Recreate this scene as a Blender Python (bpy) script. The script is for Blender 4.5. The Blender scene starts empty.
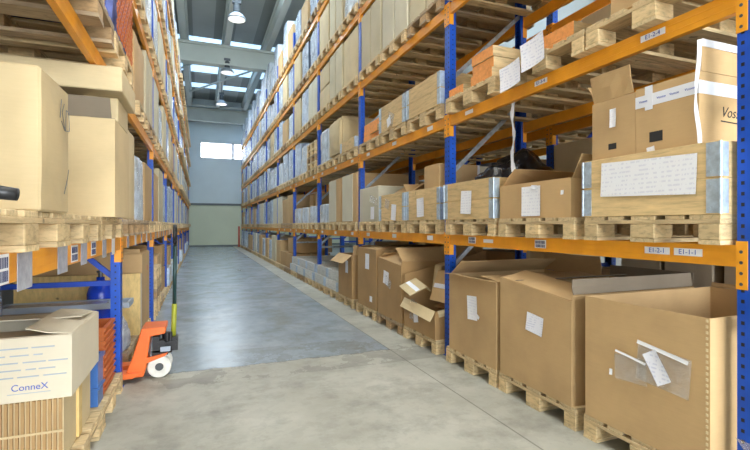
import bpy, bmesh, math, random
from mathutils import Vector, Matrix
R = math.radians
rnd = random.Random(7)
SC = bpy.context.scene
COL = SC.collection

# ------------------------------------------------------------------ materials
def mat(name):
    m = bpy.data.materials.new(name); m.use_nodes = True
    nt = m.node_tree; b = nt.nodes['Principled BSDF']
    return m, nt, b
def N(nt, t, **kw):
    n = nt.nodes.new(t)
    for k, v in kw.items(): setattr(n, k, v)
    return n
def ramp(nt, fac, stops):
    r = N(nt, 'ShaderNodeValToRGB'); e = r.color_ramp.elements
    while len(e) < len(stops): e.new(.5)
    for i, (p, c) in enumerate(stops): e[i].position = p; e[i].color = (*c, 1)
    nt.links.new(fac, r.inputs[0]); return r.outputs[0]
def objco(nt, scale=(1, 1, 1), rand=True):
    tc = N(nt, 'ShaderNodeTexCoord'); mp = N(nt, 'ShaderNodeMapping')
    mp.inputs['Scale'].default_value = scale
    nt.links.new(tc.outputs['Object'], mp.inputs[0])
    if rand:
        oi = N(nt, 'ShaderNodeObjectInfo'); mul = N(nt, 'ShaderNodeMath', operation='MULTIPLY')
        mul.inputs[1].default_value = 37.0
        nt.links.new(oi.outputs['Random'], mul.inputs[0]); nt.links.new(mul.outputs[0], mp.inputs['Location'])
    return mp.outputs[0]
def noise(nt, co, scale, detail=3, rough=.55):
    n = N(nt, 'ShaderNodeTexNoise'); n.inputs['Scale'].default_value = scale
    n.inputs['Detail'].default_value = detail; n.inputs['Roughness'].default_value = rough
    nt.links.new(co, n.inputs['Vector']); return n.outputs['Fac']
def bump(nt, b, h, s=.3, d=.01):
    n = N(nt, 'ShaderNodeBump'); n.inputs['Strength'].default_value = s; n.inputs['Distance'].default_value = d
    nt.links.new(h, n.inputs['Height']); nt.links.new(n.outputs[0], b.inputs['Normal'])
def mixc(nt, fac, a, c, mode='MIX'):
    m = N(nt, 'ShaderNodeMix', data_type='RGBA', blend_type=mode)
    for s, v in ((m.inputs[0], fac), (m.inputs[6], a), (m.inputs[7], c)):
        if isinstance(v, (int, float)): s.default_value = v
        elif isinstance(v, tuple): s.default_value = (*v, 1)
        else: nt.links.new(v, s)
    return m.outputs[2]
def randtint(nt, col, lo=.82, hi=1.12):
    oi = N(nt, 'ShaderNodeObjectInfo'); mr = N(nt, 'ShaderNodeMapRange')
    mr.inputs[3].default_value = lo; mr.inputs[4].default_value = hi
    nt.links.new(oi.outputs['Random'], mr.inputs[0])
    cb = N(nt, 'ShaderNodeCombineColor')
    for i in range(3): nt.links.new(mr.outputs[0], cb.inputs[i])
    return mixc(nt, 1.0, col, cb.outputs[0], 'MULTIPLY')
def S(r, g, b):   # sRGB 0-255 -> linear
    f = lambda c: (c/12.92 if c <= .04045 else ((c+.055)/1.055)**2.4)
    return tuple(f(c/255) for c in (r, g, b))

def cardboard(name, c, var=.1):
    m, nt, b = mat(name)
    co = objco(nt)
    n1 = noise(nt, co, 2.5, 4); n2 = noise(nt, objco(nt, (4, 4, 60)), 3, 2)
    d = tuple(x*(1-var*1.6) for x in c); l = tuple(min(1, x*(1+var)) for x in c)
    col = ramp(nt, n1, [(.3, d), (.55, c), (.75, l)])
    col = mixc(nt, .12, col, ramp(nt, n2, [(.35, d), (.65, l)]))
    col = randtint(nt, col, .9, 1.08)
    nt.links.new(col, b.inputs['Base Color']); b.inputs['Roughness'].default_value = .75
    bump(nt, b, n1, .25, .01)
    return m
def woodm(name, c, sc, dark=.55, lo=.8):
    m, nt, b = mat(name)
    co = objco(nt, sc)
    n1 = noise(nt, co, 6, 5, .65); n2 = noise(nt, objco(nt), 9, 2)
    d = tuple(x*dark for x in c); l = tuple(min(1, x*1.18) for x in c)
    col = ramp(nt, n1, [(.28, d), (.5, c), (.75, l)])
    knot = ramp(nt, n2, [(.72, (0, 0, 0)), (.78, (1, 1, 1))])
    col = mixc(nt, knot, col, tuple(x*.35 for x in c))
    col = randtint(nt, col, lo, 1.15)
    nt.links.new(col, b.inputs['Base Color']); b.inputs['Roughness'].default_value = .7
    bump(nt, b, n1, .25, .005)
    return m
def plain(name, c, rough=.5, metal=0, var=.08, nscale=5, lo=1, hi=1):
    m, nt, b = mat(name)
    n1 = noise(nt, objco(nt), nscale, 4)
    col = ramp(nt, n1, [(.3, tuple(x*(1-var*1.5) for x in c)), (.7, tuple(min(1, x*(1+var)) for x in c))])
    if lo != hi: col = randtint(nt, col, lo, hi)
    nt.links.new(col, b.inputs['Base Color'])
    b.inputs['Roughness'].default_value = rough; b.inputs['Metallic'].default_value = metal
    return m
def emit(name, c, s):
    m, nt, b = mat(name)
    b.inputs['Base Color'].default_value = (*c, 1); b.inputs['Emission Color'].default_value = (*c, 1)
    b.inputs['Emission Strength'].default_value = s; b.inputs['Roughness'].default_value = .3
    return m
def math_(nt, op, a, c=None):
    n = N(nt, 'ShaderNodeMath', operation=op)
    for i, v in enumerate((a, c)):
        if v is None: continue
        if isinstance(v, (int, float)): n.inputs[i].default_value = v
        else: nt.links.new(v, n.inputs[i])
    return n.outputs[0]
def upright_mat(name, c):
    m, nt, b = mat(name)
    tc = N(nt, 'ShaderNodeTexCoord'); sx = N(nt, 'ShaderNodeSeparateXYZ'); nt.links.new(tc.outputs['Object'], sx.inputs[0])
    X, Y, Z = sx.outputs
    fz = math_(nt, 'ABSOLUTE', math_(nt, 'SUBTRACT', math_(nt, 'FRACT', math_(nt, 'DIVIDE', Z, .05)), .5))
    inz = math_(nt, 'LESS_THAN', fz, .17)
    iny = math_(nt, 'LESS_THAN', math_(nt, 'ABSOLUTE', math_(nt, 'SUBTRACT', math_(nt, 'ABSOLUTE', Y), .026)), .0075)
    fz2 = math_(nt, 'ABSOLUTE', math_(nt, 'SUBTRACT', math_(nt, 'FRACT', math_(nt, 'DIVIDE', math_(nt, 'ADD', Z, .025), .05)), .5))
    inx = math_(nt, 'MULTIPLY', math_(nt, 'LESS_THAN', math_(nt, 'ABSOLUTE', math_(nt, 'SUBTRACT', math_(nt, 'ABSOLUTE', X), .035)), .006),
                math_(nt, 'LESS_THAN', fz2, .12))
    hole = math_(nt, 'MAXIMUM', math_(nt, 'MULTIPLY', inz, iny), inx)
    n1 = noise(nt, objco(nt), 7, 4)
    col = ramp(nt, n1, [(.3, tuple(x*.8 for x in c)), (.7, tuple(min(1, x*1.1) for x in c))])
    col = mixc(nt, hole, col, (.006, .007, .012))
    nt.links.new(col, b.inputs['Base Color']); b.inputs['Roughness'].default_value = .45
    return m
def film_mat(name, c, lo, hi):
    m, nt, b = mat(name)
    co = objco(nt)
    n1 = noise(nt, co, 6, 4, .6); n2 = noise(nt, objco(nt, (3, 3, 14)), 6, 3)
    b.inputs['Base Color'].default_value = (*c, 1); b.inputs['Roughness'].default_value = .22
    bump(nt, b, n2, .8, .03)
    tr = N(nt, 'ShaderNodeBsdfTransparent'); mx = N(nt, 'ShaderNodeMixShader')
    mr = N(nt, 'ShaderNodeMapRange'); mr.inputs[1].default_value = .3; mr.inputs[2].default_value = .7
    mr.inputs[3].default_value = lo; mr.inputs[4].default_value = hi
    nt.links.new(n1, mr.inputs[0]); nt.links.new(mr.outputs[0], mx.inputs[0])
    nt.links.new(tr.outputs[0], mx.inputs[1]); nt.links.new(b.outputs[0], mx.inputs[2])
    nt.links.new(mx.outputs[0], nt.nodes['Material Output'].inputs[0])
    return m
def paper_mat(name, c=(.86, .87, .95), ink=(.35, .38, .6), lines=55, amt=.35):
    m, nt, b = mat(name)
    tc = N(nt, 'ShaderNodeTexCoord'); sx = N(nt, 'ShaderNodeSeparateXYZ'); nt.links.new(tc.outputs['Generated'], sx.inputs[0])
    fr = math_(nt, 'LESS_THAN', math_(nt, 'FRACT', math_(nt, 'MULTIPLY', sx.outputs[2], 9)), .4)
    n1 = noise(nt, objco(nt, (1, 1, .3)), lines, 2)
    k = math_(nt, 'MULTIPLY', math_(nt, 'MULTIPLY', fr, math_(nt, 'GREATER_THAN', n1, .52)), amt)
    nt.links.new(mixc(nt, k, c, ink), b.inputs['Base Color']); b.inputs['Roughness'].default_value = .6
    n2 = noise(nt, objco(nt), 12, 2); bump(nt, b, n2, .3, .01)
    return m

M = {}
M['card'] = cardboard('cardboard_tan', (.56, .37, .175))
M['card2'] = cardboard('cardboard_brown', (.45, .275, .115))
M['card3'] = cardboard('cardboard_pale', (.66, .53, .31))
M['card4'] = cardboard('cardboard_cream', (.61, .47, .26))
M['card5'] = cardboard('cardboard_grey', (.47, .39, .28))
M['card6'] = cardboard('cardboard_weathered_shaded', (.23, .185, .13))  # weathered board, dark enough to carry a flap's shade in its colour
M['cardp'] = cardboard('cardboard_pale_grey', (.60, .53, .36), .07)
M['cardw'] = cardboard('cardboard_whitish', (.64, .60, .46), .06)
M['cardi'] = cardboard('cardboard_print', (.66, .59, .45), .05)
M['wood_y'] = woodm('pallet_wood', (.68, .52, .29), (9, 1, 9))
M['wood_x'] = woodm('pallet_wood_cross', (.62, .46, .25), (1, 9, 9))
M['block'] = woodm('pallet_block', (.66, .49, .26), (3, 3, 9))
M['old_y'] = woodm('weathered_wood', (.40, .30, .19), (9, 1, 9))
M['old_x'] = woodm('weathered_wood_cross', (.37, .27, .16), (1, 9, 9))
M['oldb'] = woodm('weathered_block', (.42, .27, .13), (3, 3, 9))
M['collar'] = woodm('collar_board', (.68, .49, .24), (1, 8, 8), .72, .92)
M['collary'] = woodm('collar_board_side', (.68, .49, .24), (8, 1, 8), .72, .92)
M['cwhite'] = woodm('whitewashed_board', (.62, .62, .58), (1, 8, 8), .75, .92)
M['ply'] = woodm('plywood', (.72, .52, .21), (1, 6, 2), .8, .95)
M['endor'] = woodm('orange_timber_end', (.80, .33, .09), (5, 5, 5), .8, .95)
M['orange'] = plain('orange_paint', (.90, .37, .02), .4)
M['blue'] = upright_mat('blue_upright_paint', (.001, .075, .50))
M['blueb'] = plain('blue_brace_paint', (.003, .055, .45), .4)
M['galv'] = plain('galvanised_steel', (.48, .54, .60), .35, .6, .2, 20)
M['hinge'] = plain('hinge_steel', (.50, .60, .70), .4, .35, .15, 30)
M['steel'] = plain('dark_steel', (.10, .11, .12), .4, .5)
M['black'] = plain('black_rubber', (.012, .012, .014), .4)
M['maroon'] = plain('maroon_paint', (.18, .02, .03), .4)
M['paper'] = paper_mat('printed_paper')
M['paperw'] = paper_mat('white_tag', (.88, .89, .93), (.4, .4, .6), 70, .25)
M['label'] = plain('white_label', (.88, .88, .90), .4, 0, .02)
M['ink'] = plain('dark_ink', (.02, .03, .12), .5)
M['inkb'] = plain('blue_ink', (.06, .12, .48), .5)
M['inkl'] = plain('pale_blue_ink', (.38, .43, .50), .6)
M['inkk'] = plain('black_ink', (.02, .02, .02), .6)
M['tape'] = plain('clear_tape', (.50, .36, .19), .2)
M['tapew'] = plain('white_tape', (.80, .82, .88), .35, 0, .05)
M['tapeb'] = plain('brown_tape', (.36, .20, .07), .25)
M['film'] = film_mat('stretch_film', (.72, .82, .95), .35, .85)
M['pouch'] = film_mat('clear_pouch', (.80, .78, .74), .12, .32)
M['silver'] = plain('grey_pouch', (.50, .50, .56), .25, .1, .12, 25)
M['loadb'] = plain('blue_grey_load', (.38, .46, .58), .6, 0, .15, 4, .85, 1.15)
M['loadd'] = plain('dark_load', (.07, .11, .18), .6, 0, .15, 4, .85, 1.15)
M['loadw'] = plain('white_load', (.66, .70, .74), .6, 0, .1, 4, .85, 1.1)
M['blackbag'] = plain('black_bag', (.012, .013, .02), .22)
M['pblue'] = plain('blue_plastic', (.05, .15, .42), .35)
M['cblue'] = plain('bright_blue_paint', (.01, .06, .62), .25)
M['porange'] = plain('terracotta_plastic', (.52, .13, .025), .5)
M['jack'] = plain('pallet_truck_orange', (.88, .17, .03), .35)
M['wheel'] = plain('white_nylon', (.78, .77, .70), .4, 0, .1, 12)
M['lime'] = plain('lime_paint', (.33, .36, .03), .4)
M['green'] = plain('dark_green_paint', (.015, .05, .05), .4)
M['red'] = plain('red_paint', (.50, .08, .03), .45)
M['greyplas'] = plain('grey_plastic', (.36, .42, .50), .4)
M['sack'] = plain('blue_sack', (.10, .13, .35), .6, 0, .4, 9)

# ------------------------------------------------------------------ mesh kit
class MB:
    def __init__(s): s.v = []; s.f = []; s.m = []
    def add(s, vs, fs, m=0, T=None):
        o = len(s.v)
        s.v += [tuple(T @ Vector(p)) if T is not None else tuple(p) for p in vs]
        for f in fs: s.f.append([i+o for i in f]); s.m.append(m)
        return s
    def box(s, x0, x1, y0, y1, z0, z1, m=0, T=None):
        v = [(x0, y0, z0), (x1, y0, z0), (x1, y1, z0), (x0, y1, z0), (x0, y0, z1), (x1, y0, z1), (x1, y1, z1), (x0, y1, z1)]
        return s.add(v, [(0, 3, 2, 1), (4, 5, 6, 7), (0, 1, 5, 4), (1, 2, 6, 5), (2, 3, 7, 6), (3, 0, 4, 7)], m, T)
    def tube(s, p0, p1, r, n=10, m=0, r2=None, T=None):
        p0 = Vector(p0); p1 = Vector(p1); d = (p1-p0).normalized()
        a = d.orthogonal().normalized(); b = d.cross(a); r2 = r if r2 is None else r2
        v = []
        for p, q in ((p0, r), (p1, r2)):
            for i in range(n):
                t = 2*math.pi*i/n; v.append(tuple(p+(a*math.cos(t)+b*math.sin(t))*q))
        f = [(i, (i+1) % n, n+(i+1) % n, n+i) for i in range(n)] + [tuple(range(n))[::-1], tuple(range(n, 2*n))]
        return s.add(v, f, m, T)
    def bar(s, p0, p1, w, h, m=0):
        p0 = Vector(p0); p1 = Vector(p1); d = p1-p0; L = d.length
        q = d.to_track_quat('X', 'Z').to_matrix().to_4x4()
        return s.box(0, L, -w/2, w/2, -h/2, h/2, m, Matrix.Translation(p0) @ q)
    def lathe(s, prof, n=20, m=0, T=None):
        v = []; f = []
        for r, z in prof:
            for i in range(n):
                t = 2*math.pi*i/n; v.append((r*math.cos(t), r*math.sin(t), z))
        for k in range(len(prof)-1):
            for i in range(n):
                f.append((k*n+i, k*n+(i+1) % n, (k+1)*n+(i+1) % n, (k+1)*n+i))
        f.append(tuple(range(n))[::-1]); f.append(tuple(range((len(prof)-1)*n, len(prof)*n)))
        return s.add(v, f, m, T)
    def prism(s, poly, y0, y1, m=0, T=None):       # polygon in xz, extruded along y
        n = len(poly)
        v = [(x, y0, z) for x, z in poly] + [(x, y1, z) for x, z in poly]
        f = [tuple(range(n)), tuple(range(n, 2*n))[::-1]] + [(i, n+i, n+(i+1) % n, (i+1) % n) for i in range(n)]
        return s.add(v, f, m, T)
    def mesh(s, name, mats, smooth=False, bevel=0):
        me = bpy.data.meshes.new(name); me.from_pydata(s.v, [], s.f)
        for m in (mats if isinstance(mats, (list, tuple)) else [mats]): me.materials.append(m)
        me.polygons.foreach_set('material_index', s.m)
        bm = bmesh.new(); bm.from_mesh(me)
        bmesh.ops.recalc_face_normals(bm, faces=bm.faces)
        if bevel:
            bmesh.ops.bevel(bm, geom=list(bm.edges), offset=bevel, segments=1, affect='EDGES', clamp_overlap=True)
        bm.to_mesh(me); bm.free()
        if smooth: me.polygons.foreach_set('use_smooth', [True]*len(me.polygons))
        me.update(); return me
    def build(s, name, mats, parent=None, smooth=False, bevel=0):
        return link(name, s.mesh(name, mats, smooth, bevel), parent)
def link(name, data, parent=None):
    o = bpy.data.objects.new(name, data); COL.objects.link(o)
    if parent: o.parent = parent
    return o
KIDS = {}
def empty(name):
    return link(name, None)
def tag(o, label, cat, group=None, kind=None):
    o['label'] = label; o['category'] = cat
    if group: o['group'] = group
    if kind: o['kind'] = kind
    return o
def struct(o, label=None):
    o['kind'] = 'structure'
    if label: o['label'] = label
    return o
def dup(root):
    r = root.copy(); COL.objects.link(r)
    for ch in root.children:
        c = ch.copy(); COL.objects.link(c); c.parent = r
        for g in ch.children:
            d = g.copy(); COL.objects.link(d); d.parent = c
    return r
def text_mesh(name, body, size, m, parent=None, T=None, shear=0):
    cu = bpy.data.curves.new(name, 'FONT'); cu.body = body; cu.size = size; cu.align_x = 'CENTER'; cu.align_y = 'CENTER'
    cu.extrude = .0006; cu.shear = shear
    o = bpy.data.objects.new(name, cu); COL.objects.link(o)
    dg = bpy.context.evaluated_depsgraph_get(); dg.update()
    me = bpy.data.meshes.new_from_object(o.evaluated_get(dg)); me.name = name
    bpy.data.objects.remove(o); bpy.data.curves.remove(cu)
    me.materials.clear(); me.materials.append(m)
    if T is not None: me.transform(T)
    return link(name, me, parent)
FRONT = Matrix.Rotation(R(90), 4, 'X')        # xy text plane -> stands up, read from -y
def soft_box(w, d, h, bulge=.01, cuts=6, seed=0, rough=.003, rnd_edge=.012):
    bm = bmesh.new(); bmesh.ops.create_cube(bm, size=2)
    bmesh.ops.subdivide_edges(bm, edges=list(bm.edges), cuts=cuts, use_grid_fill=True)
    rr = random.Random(seed)
    for v in bm.verts:
        x, y, z = v.co; e = []
        p = [x, y, z]
        on = [abs(abs(c)-1) < 1e-5 for c in p]
        b = [0, 0, 0]
        for i in range(3):
            if on[i]:
                j, k = (i+1) % 3, (i+2) % 3
                b[i] = bulge*(1-p[j]**2)*(1-p[k]**2)*(1 if p[i] > 0 else -1)*(0 if i == 2 and p[i] < 0 else 1)
        s_ = 1
        v.co = (x*w/2*s_+b[0]+rr.uniform(-rough, rough), y*d/2*s_+b[1]+rr.uniform(-rough, rough),
                (z+1)*h/2*(s_ if z > 0 else 1)+b[2]+(rr.uniform(-rough, rough) if z > -.99 else 0))
    if rnd_edge > .002:
        bm.normal_update()
        es = [e for e in bm.edges if len(e.link_faces) == 2 and e.calc_face_angle() > .9]
        bmesh.ops.bevel(bm, geom=es, offset=rnd_edge, segments=2 if rnd_edge > .01 else 1, affect='EDGES', clamp_overlap=True)
    me = bpy.data.meshes.new('soft'); bm.to_mesh(me); bm.free(); return me
def lump(sx, sy, sz, seed, amp=.2, sub=4):
    from mathutils import noise as mn
    bm = bmesh.new(); bmesh.ops.create_icosphere(bm, subdivisions=sub, radius=1)
    for v in bm.verts:
        n = mn.fractal(v.co*1.8+Vector((seed, 0, 0)), 1, 2, 4)
        r = mn.ridged_multi_fractal(v.co*2.2+Vector((0, seed, 0)), 1, 2, 3, 1, 2)*.06
        q = v.co*(1+amp*n+r*amp)
        v.co = (q.x*sx, q.y*sy, max(0, (q.z*.75+.5))*sz)
    me = bpy.data.meshes.new('lump'); bm.to_mesh(me); bm.free()
    me.polygons.foreach_set('use_smooth', [True]*len(me.polygons)); return me

# ------------------------------------------------------------------ layout
HC = 1.33
LAMP_W, LAMP_F, GATE_FILL_W, EXPO, SKY1, SKY2 = 10, 85, 850, -0.08, 6.5, 7.5
BAY = 2.7; Y0 = 1.30
RX, LX = 2.345, -0.60
DEP = .95
BT = [1.235, 2.43, 3.56, 4.72, 5.86]          # beam tops
BH = .102
PH = .144
def yc(n): return Y0+BAY*n
def ylc(n): return 1.485+BAY*n                # left frames
SLOT = (.465, 1.335, 2.205)
def rbase(b): return yc(b)
def place(o, side, y, z, front=None, depth=1.2, yaw=0):
    """front edge X of the footprint and depth into the rack"""
    if side == 'R':
        f = (2.25 if z < .3 else (2.265 if y < 4.0 else 2.30)) if front is None else front; x = f+depth/2; rz = R(-90)
    elif side == 'B':
        f = 3.56 if front is None else front; x = f+depth/2; rz = R(-90)
    else:
        f = (-.5 if y < 4.2 else -.56) if front is None else front; x = f-depth/2; rz = R(90)
    o.location = (x, y, z); o.rotation_euler = (0, 0, rz+R(yaw)); return o

# ------------------------------------------------------------------ racks
def brace_list(): return [(.90+.96*k, 1.68+.96*k) for k in range(5)]
def build_rack(label, X0, s, fy, nb, nuse, brmat, lev=5):
    root = empty('pallet_rack'); root.location = (X0, fy(0), 0)
    tag(root, label, 'pallet rack')
    H = 6.5
    # upright profile (omega) front face at x=0 going s*depth
    mb = MB()
    mb.box(0, s*.004, -.05, .05, 0, H); mb.box(s*.004, s*.07, -.05, -.046, 0, H); mb.box(s*.004, s*.07, .046, .05, 0, H)
    mb.box(s*.066, s*.07, -.046, -.028, 0, H); mb.box(s*.066, s*.07, .028, .046, 0, H)
    um = mb.mesh('upright', M['blue'])
    mb = MB(); mb.box(-s*.015, s*.10, -.053, .053, 0, .006)
    for yy in (-.03, .03): mb.tube((s*.086, yy, .006), (s*.086, yy, .022), .009, 6)
    pm = mb.mesh('base_plate', M['blueb'])
    L = BAY-.102
    mb = MB(); mb.box(0, s*.038, -L/2, L/2, -BH, 0)
    mb.box(-s*.0015, 0, -L/2, L/2, -BH*.72, -BH*.66); mb.box(-s*.0015, 0, -L/2, L/2, -BH*.36, -BH*.30)
    bmf = mb.mesh('beam', M['orange'], bevel=.002)
    mb = MB(); mb.box(-s*.006, 0, -.047, 0, -.205, .02)
    mb.box(-s*.006, s*.045, -.004, 0, -.205, .02)
    for k in range(4): mb.tube((-s*.0075, -.022, -.03-.05*k), (-s*.006, -.022, -.03-.05*k), .008, 8, 1)
    cma = mb.mesh('connector', [M['orange'], M['steel']])
    cmb = cma.copy(); cmb.transform(Matrix.Scale(-1, 4, (0, 1, 0))); cmb.flip_normals()
    br = MB(); zz = brace_list()
    ups = []
    for n in range(nb+1):
        for k in (0, 1):
            u = link('upright', um, root)
            u.location = (0 if k == 0 else s*DEP, fy(n)-fy(0), 0)
            if k: u.rotation_euler = (0, 0, math.pi)
            b_ = link('base_plate', pm, u)
        for i, (a, b) in enumerate(zz):
            p, q = s*.05, s*(DEP-.05)
            mb = MB(); mb.bar((p, 0, a), (q, 0, b), .03, .04)
            if i in (0, 4): mb.bar((s*.05, .0, a-.04+i*.22), (s*(DEP-.05), .0, a-.04+i*.22), .03, .04)
            o = mb.build('brace', brmat, root); o.location = (0, fy(n)-fy(0), 0)
    beams = {}
    for n in range(nb):
        for l in range(lev):
            for k in (0, 1):
                o = link('beam', bmf, root)
                o.location = (0 if k == 0 else s*DEP, (fy(n)+fy(n+1))/2-fy(0), BT[l])
                if k: o.rotation_euler = (0, 0, math.pi)
                beams[n, l, k] = o
                e1 = link('end_connector', cma, o); e1.location = (-s*.001, -L/2, 0)
                e2 = link('end_connector', cmb, o); e2.location = (-s*.001, L/2, 0)
    return root, beams
rrack, rbeams = build_rack('blue and orange pallet rack along the right side of the aisle', RX, 1, yc, 10, 0, M['galv'])
lrack, lbeams = build_rack('blue and orange pallet rack along the left side of the aisle', LX, -1, ylc, 10, 0, M['blueb'])
brack, bbeams = build_rack('second blue and orange pallet rack standing behind the right rack', 3.66, 1, yc, 6, 0, M['blueb'])

def beam_label(beams, n, l, s, X0, fy, y, w, h, txt=None, m='label', dz=-.045, name='location_label', bars=False):
    b = beams[n, l, 0]; yl = y-(fy(n)+fy(n+1))/2
    mb = MB(); mb.box(-s*.0035, -s*.002, yl-w/2, yl+w/2, dz-h/2, dz+h/2)
    if bars:
        rr = random.Random(int(y*100)); 
        for r_ in range(2):
            yy = yl-w*.42
            while yy < yl+w*.40:
                ww = rr.choice((.003, .005, .007)); z0 = dz-h*.42+r_*h*.45
                mb.box(-s*.0042, -s*.0034, yy, yy+ww, z0, z0+h*.36, 1); yy += ww+rr.choice((.003, .005))
    o = mb.build(name, [M[m], M['ink']], b)
    if txt:
        # reads left to right from the aisle: right rack text runs toward -Y
        T = Matrix.Translation((-s*.0045, yl, dz)) @ Matrix.Rotation(R(-90*s), 4, 'Z') @ FRONT
        me = text_mesh('label_text', txt, h*.95, M['inkb'], None, T); old = me.data
        # keep it inside the label mesh: join
        o2 = me
        bm = bmesh.new(); bm.from_mesh(o.data); nb = len(bm.faces); bm.from_mesh(old)
        bm.faces.ensure_lookup_table()
        for i, f in enumerate(bm.faces):
            if i >= nb: f.material_index = 1
        bm.to_mesh(o.data); bm.free(); o.data.materials[1] = M['inkb']
        bpy.data.objects.remove(o2)
    return o
beam_label(rbeams, 0, 0, 1, RX, yc, 1.745, .145, .038, 'E1-2-1')
beam_label(rbeams, 0, 0, 1, RX, yc, 1.577, .145, .038, 'E1-1-1')
beam_label(rbeams, 0, 0, 1, RX, yc, 2.655, .115, .06, None, bars=True)
beam_label(rbeams, 0, 0, 1, RX, yc, 3.55, .115, .06, None, bars=True)
beam_label(rbeams, 0, 0, 1, RX, yc, 3.30, .14, .03)
beam_label(rbeams, 0, 1, 1, RX, yc, 1.77, .145, .036, 'E1-2-4')
beam_label(rbeams, 0, 1, 1, RX, yc, 2.65, .13, .036, 'E1-3-4')
beam_label(rbeams, 0, 1, 1, RX, yc, 3.60, .13, .036)
for n in range(1, 5):
    for l in range(0, 2):
        for k in range(3):
            beam_label(rbeams, n, l, 1, RX, yc, yc(n)+SLOT[k]+.1*(k-1), .13, .045 if l else .05)
# left near beam: barcodes and grey pouches
for y, w, h, m, bars, dz, nm in ((1.80, .10, .10, 'label', True, -.05, 'barcode_label'), (2.0, .15, .135, 'silver', False, -.072, 'document_pouch'),
                         (2.487, .16, .125, 'silver', False, -.066, 'document_pouch'), (2.70, .13, .085, 'label', True, -.05, 'barcode_label'),
                         (2.90, .14, .12, 'silver', False, -.063, 'document_pouch'), (3.14, .13, .085, 'label', True, -.045, 'barcode_label'),
                         (3.47, .13, .12, 'silver', False, -.063, 'document_pouch'), (3.80, .12, .12, 'label', False, -.063, 'barcode_label')):
    beam_label(lbeams, 0, 0, -1, LX, ylc, y, w, h, None, m, dz, nm, bars)
for n in range(1, 4):
    for k in range(5):
        beam_label(lbeams, n, 0, -1, LX, ylc, ylc(n)+.35+.5*k, .12, .10, None, 'label' if k % 2 else 'silver', -.055, 'barcode_label' if k % 2 else 'document_pouch')

# ------------------------------------------------------------------ pallets
def pallet_bits(old, rr):
    j = lambda a=.004: rr.uniform(-a, a)
    deck = MB()
    for cx, w in ((-.3275, .145), (-.175, .1), (0, .145), (.175, .1), (.3275, .145)):
        e = j(.008); deck.box(cx-w/2+j(.002), cx+w/2+j(.002), -.6+abs(e), .6+min(0, e), .122, .144, 0)
    for cy in (-.5275, 0, .5275): deck.box(-.4, .4, cy-.072, cy+.072, .1, .1215, 1)
    blocks = []
    for cx, w in ((-.35, .1), (0, .145), (.35, .1)):
        for cy in (-.5275, 0, .5275):
            a = j(); mb = MB(); mb.box(cx-w/2+a, cx+w/2+a, cy-.0715+j(), cy+.0715+j(), .022, .0995, 0); blocks.append(mb)
    bots = []
    for cx, w in ((-.35, .1), (0, .145), (.35, .1)):
        mb = MB(); mb.box(cx-w/2, cx+w/2, -.6, .6, 0, .0215, 0); bots.append(mb)
    return deck, blocks, bots
def pallet_parts(old=False, seed=0):
    rr = random.Random(seed); deck, blocks, bots = pallet_bits(old, rr)
    r = empty('pallet')
    y, x, b = (M['old_y'], M['old_x'], M['oldb']) if old else (M['wood_y'], M['wood_x'], M['block'])
    deck.build('deck', [y, x], r, bevel=.002)
    for q in blocks: q.build('block', b, r, bevel=.004)
    for q in bots: q.build('bottom_board', y, r)
    return r
def pallet_whole(old, seed):
    rr = random.Random(seed); deck, blocks, bots = pallet_bits(old, rr)
    mb = MB()
    for src, off in [(deck, 0)]+[(q, 2) for q in blocks]+[(q, 0) for q in bots]:
        o = len(mb.v); mb.v += src.v; mb.f += [[i+o for i in f] for f in src.f]; mb.m += [i+off for i in src.m]
    y, x, b = (M['old_y'], M['old_x'], M['oldb']) if old else (M['wood_y'], M['wood_x'], M['block'])
    return mb.mesh('pallet', [y, x, b])
PPROTO = [pallet_parts(False, 1), pallet_parts(True, 2), pallet_parts(False, 3)]
PUSED = [False]*3
PMESH = [pallet_whole(False, 4), pallet_whole(True, 5), pallet_whole(False, 6)]
ORD = ['first', 'second', 'third', 'fourth', 'fifth', 'sixth', 'seventh', 'eighth', 'ninth', 'tenth']
LEVN = ['floor level', 'lowest shelf', 'second shelf', 'third shelf', 'fourth shelf', 'top shelf']
SLN = ['near', 'middle', 'far']
RACKN = {'R': 'right rack', 'L': 'left rack', 'B': 'rack behind right rack'}
def where(side, b, l, s): return f"{SLN[s]} spot, {ORD[b]} bay, {LEVN[l]}, {RACKN[side]}"
def levz(l): return .001 if l == 0 else BT[l-1]+.001
PCOUNT = [0]
def put_pallet(side, b, l, s, dy=0, detail=None, kind=None, front=None, label=None):
    fy = ylc if side == 'L' else yc
    y = fy(b)+SLOT[s]+dy
    k = kind if kind is not None else rnd.choice((0, 0, 1, 2))
    det = detail if detail is not None else b < 3
    if det:
        o = PPROTO[k] if not PUSED[k] else dup(PPROTO[k]); PUSED[k] = True
    else:
        o = link('pallet', PMESH[k])
    place(o, side, y, levz(l), front if front is not None else (-.58 if side == 'L' and l == 0 else None))
    look = ['clean wooden pallet', 'grey weathered wooden pallet', 'worn wooden pallet'][k]
    tag(o, label or f"{look}, {where(side, b, l, s)}", 'pallet', 'wooden pallets in the racks')
    PCOUNT[0] += 1
    return o

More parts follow.
